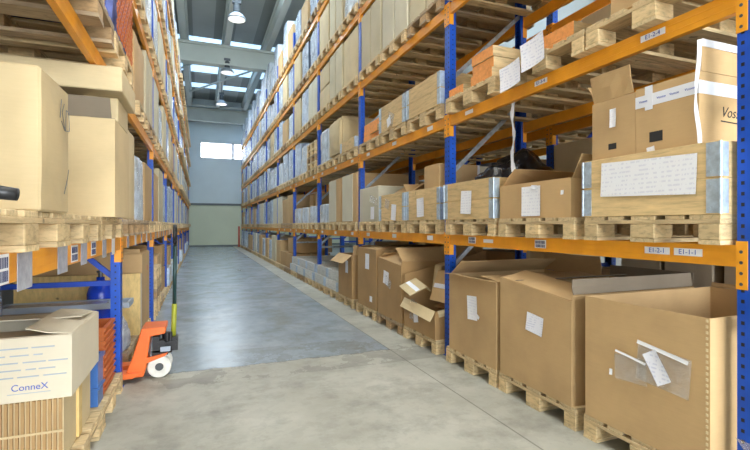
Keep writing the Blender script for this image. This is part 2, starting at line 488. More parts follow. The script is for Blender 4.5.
# ------------------------------------------------------------------ cartons
def carton_closed(w, d, h, m='card', tape='tape', bulge=.006, seed=0, paper=None, stripe=False):
    r = empty('carton')
    me = soft_box(w, d, h, bulge, 5, seed, .0015, .006); me.materials.append(M[m]); me.name = 'body'
    link('body', me, r)
    if tape:
        mb = MB(); t = .0025+bulge
        mb.box(-w/2*.985, w/2*.985, -.03, .03, h-.004, h+t)
        mb.box(-w/2-t, -w/2+.01, -.03, .03, h*.72, h+t); mb.box(w/2-.01, w/2+t, -.03, .03, h*.72, h+t)
        mb.build('tape', M[tape], r)
    if paper: sheet(r, *paper, d=d, off=bulge)
    return r
def sheet(r, cx, cz, pw, ph, name='paper_label', m='paper', tilt=0, d=1.0, off=0, curl=.006, label=None):
    """paper on the front face (-y)"""
    nx, nz = 6, 6; v = []; f = []
    for sgn in (0, 1):
        for j in range(nz+1):
            for i in range(nx+1):
                u, w_ = i/nx-.5, j/nz-.5
                y = -curl*(1.2*abs(u)**2*2+max(0, -w_)*.8)-sgn*.0012-.002
                v.append((u*pw, y, w_*ph))
    K = (nx+1)*(nz+1)
    for j in range(nz):
        for i in range(nx):
            a = j*(nx+1)+i; q = (a, a+1, a+nx+2, a+nx+1)
            f.append(q[::-1]); f.append(tuple(x+K for x in q))
    T = Matrix.Translation((cx, -d/2-off, cz)) @ Matrix.Rotation(R(tilt), 4, 'Y')
    mb = MB(); mb.add(v, f, 0, T)
    o = mb.build(name, M[m], r, smooth=True)
    if label: o['label'] = label
    return o
def carton_open(w, d, h, flaps, m='card', mi=None, t=.007, hs=None, name='carton', jag=0, seed=0):
    """flaps: side -> (length, angle) angle 0 up, + outward, - inward; hs: wall heights per side f b l r"""
    r = empty(name); hs = hs or {}
    rr = random.Random(seed)
    H = {k: hs.get(k, h) for k in 'fblr'}
    mb = MB(); mb.box(-w/2, w/2, -d/2, d/2, 0, t)
    def wall(x0, x1, y0, y1, zA, zB, ax):
        # top edge heights at two ends
        if ax == 'x': v = [(x0, y0, t), (x1, y0, t), (x1, y1, t), (x0, y1, t), (x0, y0, zA), (x1, y0, zB), (x1, y1, zB), (x0, y1, zA)]
        else: v = [(x0, y0, t), (x1, y0, t), (x1, y1, t), (x0, y1, t), (x0, y0, zA), (x1, y0, zA), (x1, y1, zB), (x0, y1, zB)]
        mb.add(v, [(0, 3, 2, 1), (4, 5, 6, 7), (0, 1, 5, 4), (1, 2, 6, 5), (2, 3, 7, 6), (3, 0, 4, 7)])
    def ends(k): 
        z = H[k]; return z if isinstance(z, tuple) else (z, z)
    wall(-w/2, w/2, -d/2, -d/2+t, *ends('f'), 'x'); wall(-w/2, w/2, d/2-t, d/2, *ends('b'), 'x')
    wall(-w/2, -w/2+t, -d/2+t, d/2-t, *ends('l'), 'y'); wall(w/2-t, w/2, -d/2+t, d/2-t, *ends('r'), 'y')
    mb.build('body', M[m], r)
    for k, (ln, ang) in flaps.items():
        L = w if k in 'fb' else d-2*t
        z = sum(ends(k))/2
        g = .012
        za, zb = ends(k)
        tilt = math.atan2(zb-za, L)
        f = MB()
        nseg = 4
        vs = []; fs = []
        for j in range(3):
            for i in range(nseg+1):
                x = -L/2+g+(L-2*g)*i/nseg; zz = ln*j/2
                b_ = rr.uniform(-.006, .006) if j else 0
                sh = (1 if j < 2 else 1-rr.uniform(0, .02))
                vs.append((x, -.0025+b_, zz*sh)); 
        n1 = len(vs); vs += [(x, y+.005, z_) for x, y, z_ in vs]
        for j in range(2):
            for i in range(nseg):
                a = j*(nseg+1)+i; fs += [(a, a+1, a+nseg+2, a+nseg+1), (n1+a, n1+a+nseg+1, n1+a+nseg+2, n1+a+1)]
        rim = [i for i in range(nseg+1)]+[(nseg+1)*(j)+nseg for j in (1, 2)]+[(nseg+1)*2+i for i in range(nseg-1, -1, -1)]+[nseg+1]
        for i in range(len(rim)):
            a, b_ = rim[i], rim[(i+1) % len(rim)]; fs.append((a, n1+a, n1+b_, b_))
        rotz = {'f': 0, 'b': 180, 'r': 90, 'l': -90}[k]
        dist = (d if k in 'fb' else w)/2-t/2
        sg = tilt if k in 'fr' else -tilt
        T = Matrix.Rotation(R(rotz), 4, 'Z') @ Matrix.Translation((0, -dist, z+.003)) @ Matrix.Rotation(-sg, 4, 'Y') @ Matrix.Rotation(R(ang), 4, 'X')
        f.add(vs, fs, 0, T)
        f.build('flap', M[mi or m], r)
    return r

# ------------------------------------------------------------------ pallet collars (hinged timber frames)
def collar(w=.8, d=1.2, h=.173, tone=None):
    r = empty('pallet_collar'); t = .02
    ma, mc = (M['collar'], M['collary']) if tone is None else (M[tone], M[tone])
    MB().box(-w/2, w/2, -d/2, -d/2+t, 0, h).build('board', ma, r, bevel=.002)
    MB().box(-w/2, w/2, d/2-t, d/2, 0, h).build('board', ma, r, bevel=.002)
    MB().box(-w/2, -w/2+t, -d/2+t+.001, d/2-t-.001, 0, h).build('board', mc, r)
    MB().box(w/2-t, w/2, -d/2+t+.001, d/2-t-.001, 0, h).build('board', mc, r)
    for sx in (-1, 1):
        for sy in (-1, 1):
            mb = MB()
            x0, x1 = (w/2-.06, w/2+.004)
            a = sorted((sx*x0, sx*x1))
            y = sy*(d/2+.002)
            b = sorted((y, y+sy*.003))
            mb.box(a[0], a[1], b[0], b[1], .006, h-.006)
            xx = sorted((sx*(w/2+.0015), sx*(w/2+.0045))); yy = sorted((sy*(d/2-.055), sy*(d/2+.005)))
            mb.box(xx[0], xx[1], yy[0], yy[1], .006, h-.006)
            mb.tube((sx*(w/2+.004), sy*(d/2+.004), .004), (sx*(w/2+.004), sy*(d/2+.004), h-.004), .007, 8)
            for zz in (.03, h-.03):
                mb.tube((sx*(w/2-.02), sy*(d/2+.004), zz), (sx*(w/2-.02), sy*(d/2+.0075), zz), .007, 6)
                mb.tube((sx*(w/2-.045), sy*(d/2+.004), zz), (sx*(w/2-.045), sy*(d/2+.0075), zz), .007, 6)
            mb.build('hinge', M['hinge'], r)
    return r
COLLAR = [collar()]
COLLARW = []
CUSED = [False]
def put_collars(side, b, l, s, n, desc, dy=0, stack_words=('lower', 'upper'), base=None, front=None, pale=False):
    fy = ylc if side == 'L' else yc; out = []
    for k in range(n):
        if pale:
            if not COLLARW: COLLARW.append(collar(tone='cwhite')); o = COLLARW[0]
            else: o = dup(COLLARW[0])
        else:
            o = COLLAR[0] if not CUSED[0] else dup(COLLAR[0]); CUSED[0] = True
        place(o, side, fy(b)+SLOT[s]+dy, (levz(l)+PH+.001+k*.1745) if base is None else base+k*.1745, front)
        wd = '' if n == 1 else (['lower ', 'upper '][k] if n == 2 else ['bottom ', 'middle ', 'top '][k])
        tag(o, f"{wd}{desc}, {where(side, b, l, s)}", 'pallet collar', 'wooden pallet collars stacked as crates')
        out.append(o)
    return out

# ------------------------------------------------------------------ stretch wrapped loads
def film_shell(w, d, h, seed, taper=.02):
    from mathutils import noise as mn
    n = 48; nz = 16; rc = .06; v = []; f = []
    per = []
    for i in range(n):
        t = 2*math.pi*i/n; c, s = math.cos(t), math.sin(t); p = 7
        q = (abs(c)**p+abs(s)**p)**(-1/p); per.append((c*q, s*q))
    for j in range(nz+1):
        z = h*j/nz; k = 1-taper*(j/nz)
        for i, (x, y) in enumerate(per):
            a = .008*mn.noise(Vector((x*3, y*3, z*6+seed)))
            v.append((x*(w/2*k+.008+a), y*(d/2*k+.008+a), z))
    for j in range(nz):
        for i in range(n): f.append((j*n+i, j*n+(i+1) % n, (j+1)*n+(i+1) % n, (j+1)*n+i))
    f.append(tuple(range(nz*n, nz*n+n)))
    mb = MB(); mb.add(v, f); return mb
def wrapped(w, d, h, mats, nx, nz, seed):
    r = empty('wrapped_load'); rr = random.Random(seed)
    mb = MB(); hz = h/nz-.002
    for k in range(nz):
        for i in range(nx):
            for j in range(3):
                x0 = -w/2+w*i/nx; y0 = -d/2+d*j/3
                q = .012+rr.uniform(0, .012)
                mb.box(x0+q, x0+w/nx-.004, y0+q, y0+d/3-.004, k*h/nz, k*h/nz+hz-rr.uniform(0, .006), rr.randrange(len(mats)))
    mb.build('cartons_inside', [M[m] for m in mats], r)
    film_shell(w, d, h+.006, seed).build('film', M['film'], r, smooth=True)
    return r
WR = [('blue-white wrapped load', wrapped(.76, 1.1, .82, ['loadb', 'loadw'], 2, 2, 1)),
      ('pale grey wrapped load', wrapped(.74, 1.1, .66, ['loadw', 'cardw'], 2, 2, 2)),
      ('tan wrapped carton load', wrapped(.76, 1.12, .83, ['card3', 'cardw'], 2, 3, 3)),
      ('dark blue-grey wrapped load', wrapped(.72, 1.08, .78, ['loadd', 'loadd', 'loadb'], 3, 2, 4)),
      ('low white wrapped load', wrapped(.78, 1.12, .36, ['loadw', 'loadw', 'card3'], 2, 1, 5)),
      ('tall blue-white wrapped load', wrapped(.76, 1.1, 1.25, ['loadb', 'loadw', 'loadw'], 2, 3, 6))]
WUSED = [False]*len(WR)
def put_wrapped(side, b, l, s, k, dy=0, yaw=None):
    fy = ylc if side == 'L' else yc
    nm, p = WR[k]; o = p if not WUSED[k] else dup(p); WUSED[k] = True
    place(o, side, fy(b)+SLOT[s]+dy, levz(l)+PH+.001, None if side != 'L' or l else -.58, 1.2, rnd.uniform(-1, 1) if yaw is None else yaw)
    tag(o, f"{nm}, {where(side, b, l, s)}", 'wrapped load', 'stretch-wrapped loads in the racks'); return o
CT = [('tall pale carton', carton_closed(.38, 1.12, .84, 'cardp', None, .008, 11), .84),
      ('tall whitish carton', carton_closed(.38, 1.12, .82, 'cardw', None, .008, 12), .82),
      ('tall tan carton', carton_closed(.38, 1.12, .78, 'card', 'tape', .006, 13), .78),
      ('large tan carton', carton_closed(.76, 1.1, .70, 'card', 'tape', .012, 14), .70),
      ('large pale carton', carton_closed(.76, 1.1, .82, 'card3', 'tapew', .012, 15), .82),
      ('half-height brown carton', carton_closed(.76, 1.1, .40, 'card2', 'tape', .008, 16), .40),
      ('half-height tan carton', carton_closed(.74, 1.08, .41, 'card3', 'tape', .008, 17), .41),
      ('whitish half-height carton', carton_closed(.76, 1.1, .42, 'cardw', 'tape', .008, 18), .42),
      ('small brown carton', carton_closed(.36, .55, .30, 'card2', 'tape', .005, 19), .30),
      ('tall grey-tan carton', carton_closed(.38, 1.12, .95, 'card5', 'tapew', .006, 20), .95)]
CTU = [False]*len(CT)
def get_carton(k):
    o = CT[k][1] if not CTU[k] else dup(CT[k][1]); CTU[k] = True; return o
def put_carton(side, b, l, s, k, off=0, zoff=0, extra='', dep=1.2, dy=0, yaw=None, front=None, label=None):
    fy = ylc if side == 'L' else yc
    o = get_carton(k)
    place(o, side, fy(b)+SLOT[s]+off+dy, levz(l)+PH+.001+zoff, front if front is not None else (None if side != 'L' or l else -.58), dep, rnd.uniform(-.8, .8) if yaw is None else yaw)
    tag(o, label or f"{CT[k][0]}{extra}, {where(side, b, l, s)}", 'carton', 'cartons stored in the racks'); return o
def fill(side, b, l, s, kind):
    c = kind[0]
    if c == 'w': put_wrapped(side, b, l, s, int(kind[1]))
    elif c == 't':      # two tall cartons
        k = int(kind[1]); put_carton(side, b, l, s, k, -.207, 0, ' nearer of two', yaw=0); put_carton(side, b, l, s, k, .207, 0, ' farther of two', yaw=0)
    elif c == 'b': put_carton(side, b, l, s, int(kind[1]))
    elif c == 's':      # stack of two half-height
        k = int(kind[1]); put_carton(side, b, l, s, k, 0, 0, ' below another'); put_carton(side, b, l, s, k, .0, CT[k][2]+.020, ' on another')
    elif c == 'c': put_collars(side, b, l, s, int(kind[1]), 'pale hinged collar' if l == 0 else 'hinged timber collar', pale=l == 0)
    elif c == 'p':
        for i in range(4):
            o = link('pallet', PMESH[i % 3]); fy = ylc if side == 'L' else yc
            place(o, side, fy(b)+SLOT[s], levz(l)+(i+1)*(PH+.0012))
            tag(o, f"{['second', 'third', 'fourth', 'topmost'][i]} pallet of a stack, {where(side, b, l, s)}", 'pallet', 'wooden pallets in the racks'); PCOUNT[0] += 1

# ------------------------------------------------------------------ right rack, hand-built near bays
def T_side(x): return x
def custom(o, side, y, z, front, depth, label, cat, group=None, yaw=0):
    place(o, side, y, z, front, depth, yaw); tag(o, label, cat, group); return o
def topz(l): return levz(l)+PH+.001
G_OPEN = 'big open cartons on the floor pallets'
# floor level pallets, first bays (front edge X = 2.25)
put_pallet('R', 0, 0, 0, 0, True, 2, None, 'worn pallet under the nearest open carton beside the blue upright on the right')
put_pallet('R', 0, 0, 1, -.005, True, 0, None, 'clean pallet on the floor under the open carton with a tilted label')
put_pallet('R', 0, 0, 2, -.04, True, 0, None, 'clean pallet under the carton beside the second right-hand upright')
boxA = carton_open(.74, 1.18, .74, {'b': (.03, 0)}, 'card', seed=1)
custom(boxA, 'R', 1.78, topz(0), 2.25, 1.18, 'largest open brown carton with torn clear pouches beside the nearest blue upright', 'carton', G_OPEN)
def onA(D): return 1.78-D
sheet(boxA, onA(1.83), .375, .20, .14, 'document_pouch', 'pouch', -3, 1.18)
sheet(boxA, onA(1.64), .43, .29, .20, 'document_pouch', 'pouch', 4, 1.18, .004)
sheet(boxA, onA(1.825), .447, .19, .012, 'pouch_edge', 'label', 9, 1.18, .008)
sheet(boxA, onA(1.64), .525, .28, .02, 'pouch_edge', 'label', 9, 1.18, .010)
sheet(boxA, onA(1.665), .435, .085, .17, 'paper_label', 'paper', -32, 1.18, .012)
sheet(boxA, onA(1.955), .325, .02, .035, 'small_sticker', 'label', 0, 1.18, .002)
mbb = MB()
for i in range(26): mbb.box(.352, .362, -.5935, -.5905, .02+i*.028, .034+i*.028)
mbb.build('perforated_edge', M['card3'], boxA)
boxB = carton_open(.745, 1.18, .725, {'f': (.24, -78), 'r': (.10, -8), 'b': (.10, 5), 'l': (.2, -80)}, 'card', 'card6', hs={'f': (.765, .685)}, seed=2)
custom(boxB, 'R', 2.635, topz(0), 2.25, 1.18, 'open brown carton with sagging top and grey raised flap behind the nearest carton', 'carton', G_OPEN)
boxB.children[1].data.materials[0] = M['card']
sheet(boxB, .03, .47, .17, .135, 'paper_label', 'paper', 7, 1.18)
boxC = carton_open(.74, 1.16, .715, {'f': (.07, 82), 'b': (.18, -4), 'l': (.22, -55), 'r': (.25, -84)}, 'card', seed=3)
custom(boxC, 'R', 3.43, topz(0), 2.25, 1.16, 'open brown carton right beside the second blue upright, front flap folded out', 'carton', G_OPEN)
sheet(boxC, .03, .45, .15, .21, 'paper_label', 'paperw', -4, 1.16)
sheet(boxC, .10, .40, .10, .03, 'clear_tape', 'tapew', 25, 1.16, .006)
# second bay
put_pallet('R', 1, 0, 0, 0, True, 0); put_pallet('R', 1, 0, 1, 0, True, 1); put_pallet('R', 1, 0, 2, 0, True, 0)
boxD = carton_open(.76, 1.16, .86, {'f': (.12, 150), 'r': (.07, 172)}, 'card2', 'card3', hs={'f': (.33, .29), 'r': (.29, .5), 'l': (.6, .86)}, seed=4)
custom(boxD, 'R', 4.46, topz(0), 2.25, 1.16, 'cut-down brown carton full of cardboard scraps beyond the second upright', 'carton', G_OPEN)
sheet(boxD, -.12, .22, .16, .24, 'torn_film', 'pouch', 12, 1.16); sheet(boxD, -.05, .17, .11, .14, 'paper_label', 'paperw', -12, 1.16, .004)
def scrap(w, l, loc, rot, label, m='card', tape=True, fold=.35):
    r = empty('cardboard_scrap')
    mb = MB(); mb.box(-w/2, w/2, -l/2, l/2, 0, .012)
    mb.build('sheet', M[m], r)
    mb = MB(); mb.box(0, w*fold, -l/2, l/2, -.006, .006, 0, Matrix.Translation((w/2, 0, .006)) @ Matrix.Rotation(R(70), 4, 'Y'))
    mb.build('fold', M[m], r)
    if tape: MB().box(-.025, .025, -l/2*.95, l/2*.95, .0125, .0145).build('tape', M['tapew'], r)
    r.location = loc; r.rotation_euler = rot; tag(r, label, 'cardboard', 'cardboard scraps in the cut-down carton'); return r
scrap(.34, .34, (2.46, 4.30, .66), (R(-6), R(-70), R(6)), 'folded carton with white tape leaning in the cut-down carton', 'card')
scrap(.36, .12, (2.56, 4.60, .68), (R(5), R(-82), R(4)), 'narrow upright cardboard strip behind the folded carton in the scrap carton', 'card3', False)
scrap(.22, .30, (2.27, 4.64, .62), (R(14), R(-24), R(-6)), 'pale cardboard piece poking out over the front of the scrap carton', 'card3', True)
MBs = scrap(.5, .5, (2.85, 4.46, .42), (R(4), R(-12), R(20)), 'flat brown cardboard lying at the bottom of the scrap carton', 'card2', False)
boxE = carton_open(.76, 1.16, .74, {'f': (.22, -70), 'r': (.26, -52), 'l': (.2, -70), 'b': (.16, 4)}, 'card2', 'card', hs={'f': (.75, .69)}, seed=5)
custom(boxE, 'R', 5.30, topz(0), 2.25, 1.16, 'dark brown open carton, far neighbour of the carton with cardboard scraps', 'carton', G_OPEN)
sheet(boxE, -.08, .50, .17, .17, 'paper_label', 'paperw', 8, 1.16); sheet(boxE, .0, .45, .2, .12, 'torn_film', 'pouch', 20, 1.16, .005)
boxF = carton_open(.76, 1.16, .84, {'f': (.18, -84), 'b': (.1, 0), 'r': (.2, -80), 'l': (.2, -80)}, 'card2', 'card', seed=6)
custom(boxF, 'R', 6.13, topz(0), 2.25, 1.16, 'taller dark brown carton just before the third right-hand upright', 'carton', G_OPEN)
sheet(boxF, .05, .66, .16, .22, 'paper_label', 'paperw', 0, 1.16); sheet(boxF, .2, .14, .1, .08, 'small_sticker', 'label', 0, 1.16)
# third bay
for s_ in range(3): put_pallet('R', 2, 0, s_, 0, True, 0)
boxG = carton_open(.74, 1.16, .70, {'f': (.20, 130), 'b': (.2, 0), 'r': (.16, 10)}, 'card2', 'card', seed=7)
custom(boxG, 'R', 7.17, topz(0), 2.25, 1.16, 'brown open carton with hanging flap just beyond the third right-hand upright', 'carton', G_OPEN)
sheet(boxG, .12, .5, .14, .2, 'paper_label', 'paperw', 0, 1.16)
for s_ in (1, 2): put_collars('R', 2, 0, s_, 2, 'pale hinged collar', pale=True)

# ---- lowest shelf, first bay
put_pallet('R', 0, 1, 0, .01, True, 0, None, 'clean pallet on the lowest shelf under the crate with the large white sheet')
put_pallet('R', 0, 1, 1, .02, True, 0, None, 'pallet on the lowest shelf under the open carton with a white sheet')
put_pallet('R', 0, 1, 2, 0, True, 2, None, 'pallet on the lowest shelf under the crate heaped with black plastic')
CH = .1745
cs = []
for k, nm in enumerate(('lower hinged timber collar of the crate beside the nearest upright, behind a white sheet', 'upper hinged timber collar with the large white sheet beside the nearest upright')):
    o = dup(COLLAR[0]) if CUSED[0] else COLLAR[0]; CUSED[0] = True
    place(o, 'R', 1.775, topz(1)+k*CH, 2.265); tag(o, nm, 'pallet collar', 'wooden pallet collars stacked as crates'); cs.append(o)
sheet(cs[1], .02, .035, .56, .20, 'white_sheet', 'paperw', 2.0, 1.2, .006, .004)
boxP = carton_open(.345, 1.02, .71, {'r': (.15, -2), 'b': (.1, -20)}, 'card', seed=8)
custom(boxP, 'R', 1.6625, topz(1)+.001, 2.295, 1.02, 'tan carton with printed white tape standing in the crate beside the nearest upright', 'carton')
d_ = 1.02
mb = MB(); mb.box(-.1745, .1748, -d_/2-.002, -d_/2, .60, .665); mb.box(.1725, .1748, -d_/2, d_/2, .60, .665)
mb.box(-.115, -.07, -d_/2-.0035, -d_/2-.002, .58, .71); mb.box(.171, .1745, -d_/2+.02, d_/2-.02, .835, .872)
mb.build('printed_tape', M['tapew'], boxP)
for cx in (-.125, -.02, .05, .13):
    text_mesh('tape_print', 'Vosson', .017, M['inkb'], boxP, Matrix.Translation((cx, -d_/2-.0045, .632)) @ FRONT)
mb = MB(); mb.box(-.09, -.015, -d_/2-.0012, -d_/2, .40, .455); mb.build('hand_hole', M['inkk'], boxP)
sheet(boxP, -.075, .33, .045, .09, 'paper_label', 'paperw', -8, d_)
TR = Matrix.Rotation(R(90), 4, 'Z') @ FRONT
text_mesh('brand_lettering', 'Vosson', .075, M['inkk'], boxP, Matrix.Translation((.1732, -.235, .52)) @ TR, .35)
mb = MB(); mb.bar((.1736, -.345, .475), (.1736, -.10, .467), .002, .006); mb.build('lettering_underline', M['inkk'], boxP)
# loose tape ribbon at the near front corner
vs = []; fs = []
for i in range(15):
    t = i/14; z = .86-.60*t; xx = .180+.012*math.sin(t*9); yy = -d_/2-.006-.02*math.sin(t*math.pi)-.012*math.sin(t*8)
    wv = .012*(1-.75*math.exp(-((t-.45)/.07)**2))
    vs += [(xx-wv*.6, yy-wv*.5, z), (xx+wv*.6, yy+wv*.3, z)]
for i in range(14): fs.append((2*i, 2*i+1, 2*i+3, 2*i+2))
n_ = len(vs); vs += [(x, y-.0015, z) for x, y, z in vs]; fs += [tuple(n_+q for q in f)[::-1] for f in fs[:14]]
mb = MB(); mb.add(vs, fs); mb.build('loose_tape', M['tapew'], boxP, smooth=True)
boxQ = carton_open(.30, 1.02, .70, {'f': (.16, 12), 'l': (.14, 25), 'b': (.1, -30)}, 'card', seed=9)
custom(boxQ, 'R', 1.988, topz(1)+.001, 2.295, 1.02, 'tan carton with raised flap and small label standing in the crate, far side', 'carton')
sheet(boxQ, .005, .585, .042, .11, 'paper_label', 'paperw', 0, d_)
mb = MB(); mb.box(-.03, .025, -d_/2-.0012, -d_/2, .40, .435); mb.build('hand_hole', M['inkk'], boxQ)
boxR = carton_open(.75, 1.14, .26, {'b': (.14, 0), 'r': (.17, 28), 'f': (.08, -95), 'l': (.2, -50)}, 'card', 'card', seed=10)
custom(boxR, 'R', 2.68, topz(1), 2.285, 1.14, 'low open carton with a white sheet taped to its front, lowest shelf', 'carton')
sheet(boxR, .0, .125, .20, .22, 'white_sheet', 'paperw', 0, 1.14, .004)
sheet(boxR, .04, .225, .06, .03, 'clear_tape', 'tapew', 5, 1.14, .008); sheet(boxR, .31, .17, .025, .03, 'small_sticker', 'label', 0, 1.14, .003)
cs = []
for k in range(2):
    o = dup(COLLAR[0]); place(o, 'R', 3.515, topz(1)+k*CH, 2.265)
    tag(o, ['lower', 'upper'][k]+' hinged timber collar of the crate holding black plastic, lowest shelf', 'pallet collar', 'wooden pallet collars stacked as crates'); cs.append(o)
sheet(cs[1], .0, -.02, .17, .21, 'white_sheet', 'paperw', 3, 1.2, .005)
me = lump(.42, .27, .50, 3, .26); me.materials.append(M['blackbag'])
o = link('plastic_bundle', me); o.location = (2.82, 3.50, topz(1)); tag(o, 'crumpled black plastic heaped in the crate beside the second right upright', 'plastic')
# hanging film strip
vs = []; fs = []
for i in range(17):
    t = i/16; z = 2.428-.66*t; w_ = .016+.006*math.sin(i*1.7)
    vs += [(2.40+.01*math.sin(i*.9), 3.04-w_, z), (2.40+.012*math.cos(i*.7), 3.04+w_, z)]
for i in range(16): fs.append((2*i, 2*i+1, 2*i+3, 2*i+2))
n_ = len(vs); vs += [(x+.002, y, z) for x, y, z in vs]; fs += [tuple(n_+q for q in f)[::-1] for f in fs[:16]]
o = MB().add(vs, fs).build('film_strip', M['tapew'], smooth=True); tag(o, 'white film strip hanging from the shelf above the black plastic', 'film')
# lowest shelf, second bay
for s_ in range(3): put_pallet('R', 1, 1, s_, .005 if s_ == 0 else 0, True, 0)
cA = put_collars('R', 1, 1, 0, 2, 'hinged timber collar with a white sheet', .007)
sheet(cA[1], -.02, -.03, .17, .21, 'white_sheet', 'paperw', -3, 1.2, .006)
o = carton_closed(.34, .48, .60, 'card', 'tape', .004, 31); custom(o, 'R', 4.34, topz(1)+.001, 2.345, .48, 'upright tan carton standing in the crate beyond the second upright', 'carton')
o = carton_closed(.28, .38, .64, 'cardw', 'tapew', .004, 32); custom(o, 'R', 4.62, topz(1)+.001, 2.84, .38, 'whitish carton behind the upright tan carton in the crate', 'carton')
cB = put_collars('R', 1, 1, 1, 2, 'hinged timber collar under a cardboard tent')
sheet(cB[0], .1, .11, .15, .20, 'white_sheet', 'paperw', 5, 1.2, .006); sheet(cB[1], -.12, .05, .14, .12, 'torn_film', 'pouch', 18, 1.2, .004)
o = carton_open(.66, 1.0, .30, {'f': (.34, -58), 'b': (.3, -58), 'r': (.2, -40)}, 'card', seed=12)
custom(o, 'R', 5.335, topz(1)+.002, 2.36, 1.0, 'open carton whose flaps lean together like a tent in the crate', 'carton')
o = carton_closed(.76, 1.12, .50, 'cardw', None, .006, 33); custom(o, 'R', yc(1)+2.205, topz(1), 2.31, 1.12, 'whitish carton with torn film beside the third right upright, lowest shelf', 'carton')
sheet(o, .25, .30, .3, .1, 'torn_film', 'pouch', 15, 1.12, .009); sheet(o, .2, .12, .14, .18, 'paper_label', 'paperw', 0, 1.12, .009)
# lowest shelf, third bay
for s_ in range(3): put_pallet('R', 2, 1, s_, 0, True, 0)
o = carton_closed(.74, 1.1, .79, 'card', None, .006, 34); custom(o, 'R', 7.14, topz(1), 2.32, 1.1, 'nearer of two tall cartons with whitish fronts, lowest shelf, third bay', 'carton')
MB().box(-.365, .2, -.5635, -.556, .01, .78).build('white_wrap', M['cardw'], o)
o = carton_closed(.74, 1.1, .78, 'card', None, .006, 35); custom(o, 'R', 8.0, topz(1), 2.32, 1.1, 'farther of two tall cartons with whitish fronts, lowest shelf, third bay', 'carton')
MB().box(-.365, .1, -.5635, -.556, .01, .77).build('white_wrap', M['cardw'], o)
put_wrapped('R', 2, 1, 2, 4)

# ---- second shelf, first bay
put_pallet('R', 0, 2, 0, 0, True, 0, None, 'clean pallet at the top right over the crate with the large sheet')
put_pallet('R', 0, 2, 1, -.055, True, 0, None, 'pallet on the second shelf under orange-ended timber and white sheets')
put_pallet('R', 0, 2, 2, 0, True, 2, None, 'pallet on the second shelf under the three-layer orange-ended timber')
o = carton_closed(.58, 1.1, .72, 'card', 'tape', .006, 41); custom(o, 'R', 1.72, topz(2), 2.30, 1.1, 'tan carton cut by the top edge, second shelf by the nearest upright', 'carton')
sheet(o, -.1, .16, .16, .20, 'paper_label', 'paperw', 0, 1.1, .008)
def timber(w, n, d, label, seed=0, cols=3):
    r = empty('timber_bundle'); rr = random.Random(seed); h = .092
    mb = MB(); me_ = MB()
    for k in range(n):
        for c in range(cols):
            x0 = -w/2+w*c/cols; q = rr.uniform(0, .03)
            mb.box(x0+.003, x0+w/cols-.003, -d/2+q, d/2-rr.uniform(0, .03), k*h+.001, k*h+h-.004, 0)
            me_.box(x0+.003, x0+w/cols-.003, -d/2+q-.002, -d/2+q, k*h+.001, k*h+h-.004, 0)
    mb.build('boards', M['wood_y'], r); me_.build('painted_ends', M['endor'], r)
    tag(r, label, 'timber', 'timber bundles with orange ends'); return r
o = timber(.32, 3, 1.0, 'three-layer timber bundle with orange ends beside the second right upright', 1, 1); place(o, 'R', 3.33, topz(2), 2.285, 1.0)
o = timber(.26, 1, .9, 'single low orange-ended timber right at the second right upright', 2, 1); place(o, 'R', 3.78, topz(2), 2.285, .9)
o = timber(.36, 2, .9, 'timber with orange ends behind a hanging white sheet, second shelf', 3, 1); place(o, 'R', 2.60, topz(2), 2.42, .9)
sheet(o, .0, -.005, .24, .21, 'white_sheet', 'paper', -7, .9, .185, .02)
o = timber(.12, 2, .5, 'short upright timber offcut between the two orange-ended bundles', 4, 1); place(o, 'R', 2.88, topz(2), 2.42, .5)
sheet(o, .03, -.095, .24, .19, 'white_sheet', 'paper', -6, .5, .185, .02)
# second shelf, second bay
for s_ in range(3): put_pallet('R', 1, 2, s_, 0, True, 0)
cC = put_collars('R', 1, 2, 0, 2, 'hinged timber collar of the larger crate'); cD = put_collars('R', 1, 2, 1, 2, 'timber collar of crate with film')
sheet(cD[0], .0, .12, .2, .16, 'torn_film', 'pouch', 25, 1.2, .004); sheet(cD[0], -.05, .1, .12, .12, 'white_sheet', 'paperw', -20, 1.2, .008)
o = timber(.62, 3, 1.0, 'wide orange-ended timber bundle beside the third right-hand upright', 5, 2); place(o, 'R', yc(1)+2.205, topz(2), 2.33, 1.0)
# second shelf, third bay
for s_ in range(3): put_pallet('R', 2, 2, s_, 0, True, 2)
put_collars('R', 2, 2, 0, 1, 'low hinged timber collar')
me = soft_box(.74, 1.1, .70, .03, 6, 5, .004, .05); me.materials.append(M['card3']); o = link('carton', me)
custom(o, 'R', yc(2)+1.335, topz(2), 2.32, 1.1, 'tall rounded pale carton on the second shelf, third bay', 'carton')
put_wrapped('R', 2, 2, 2, 1)

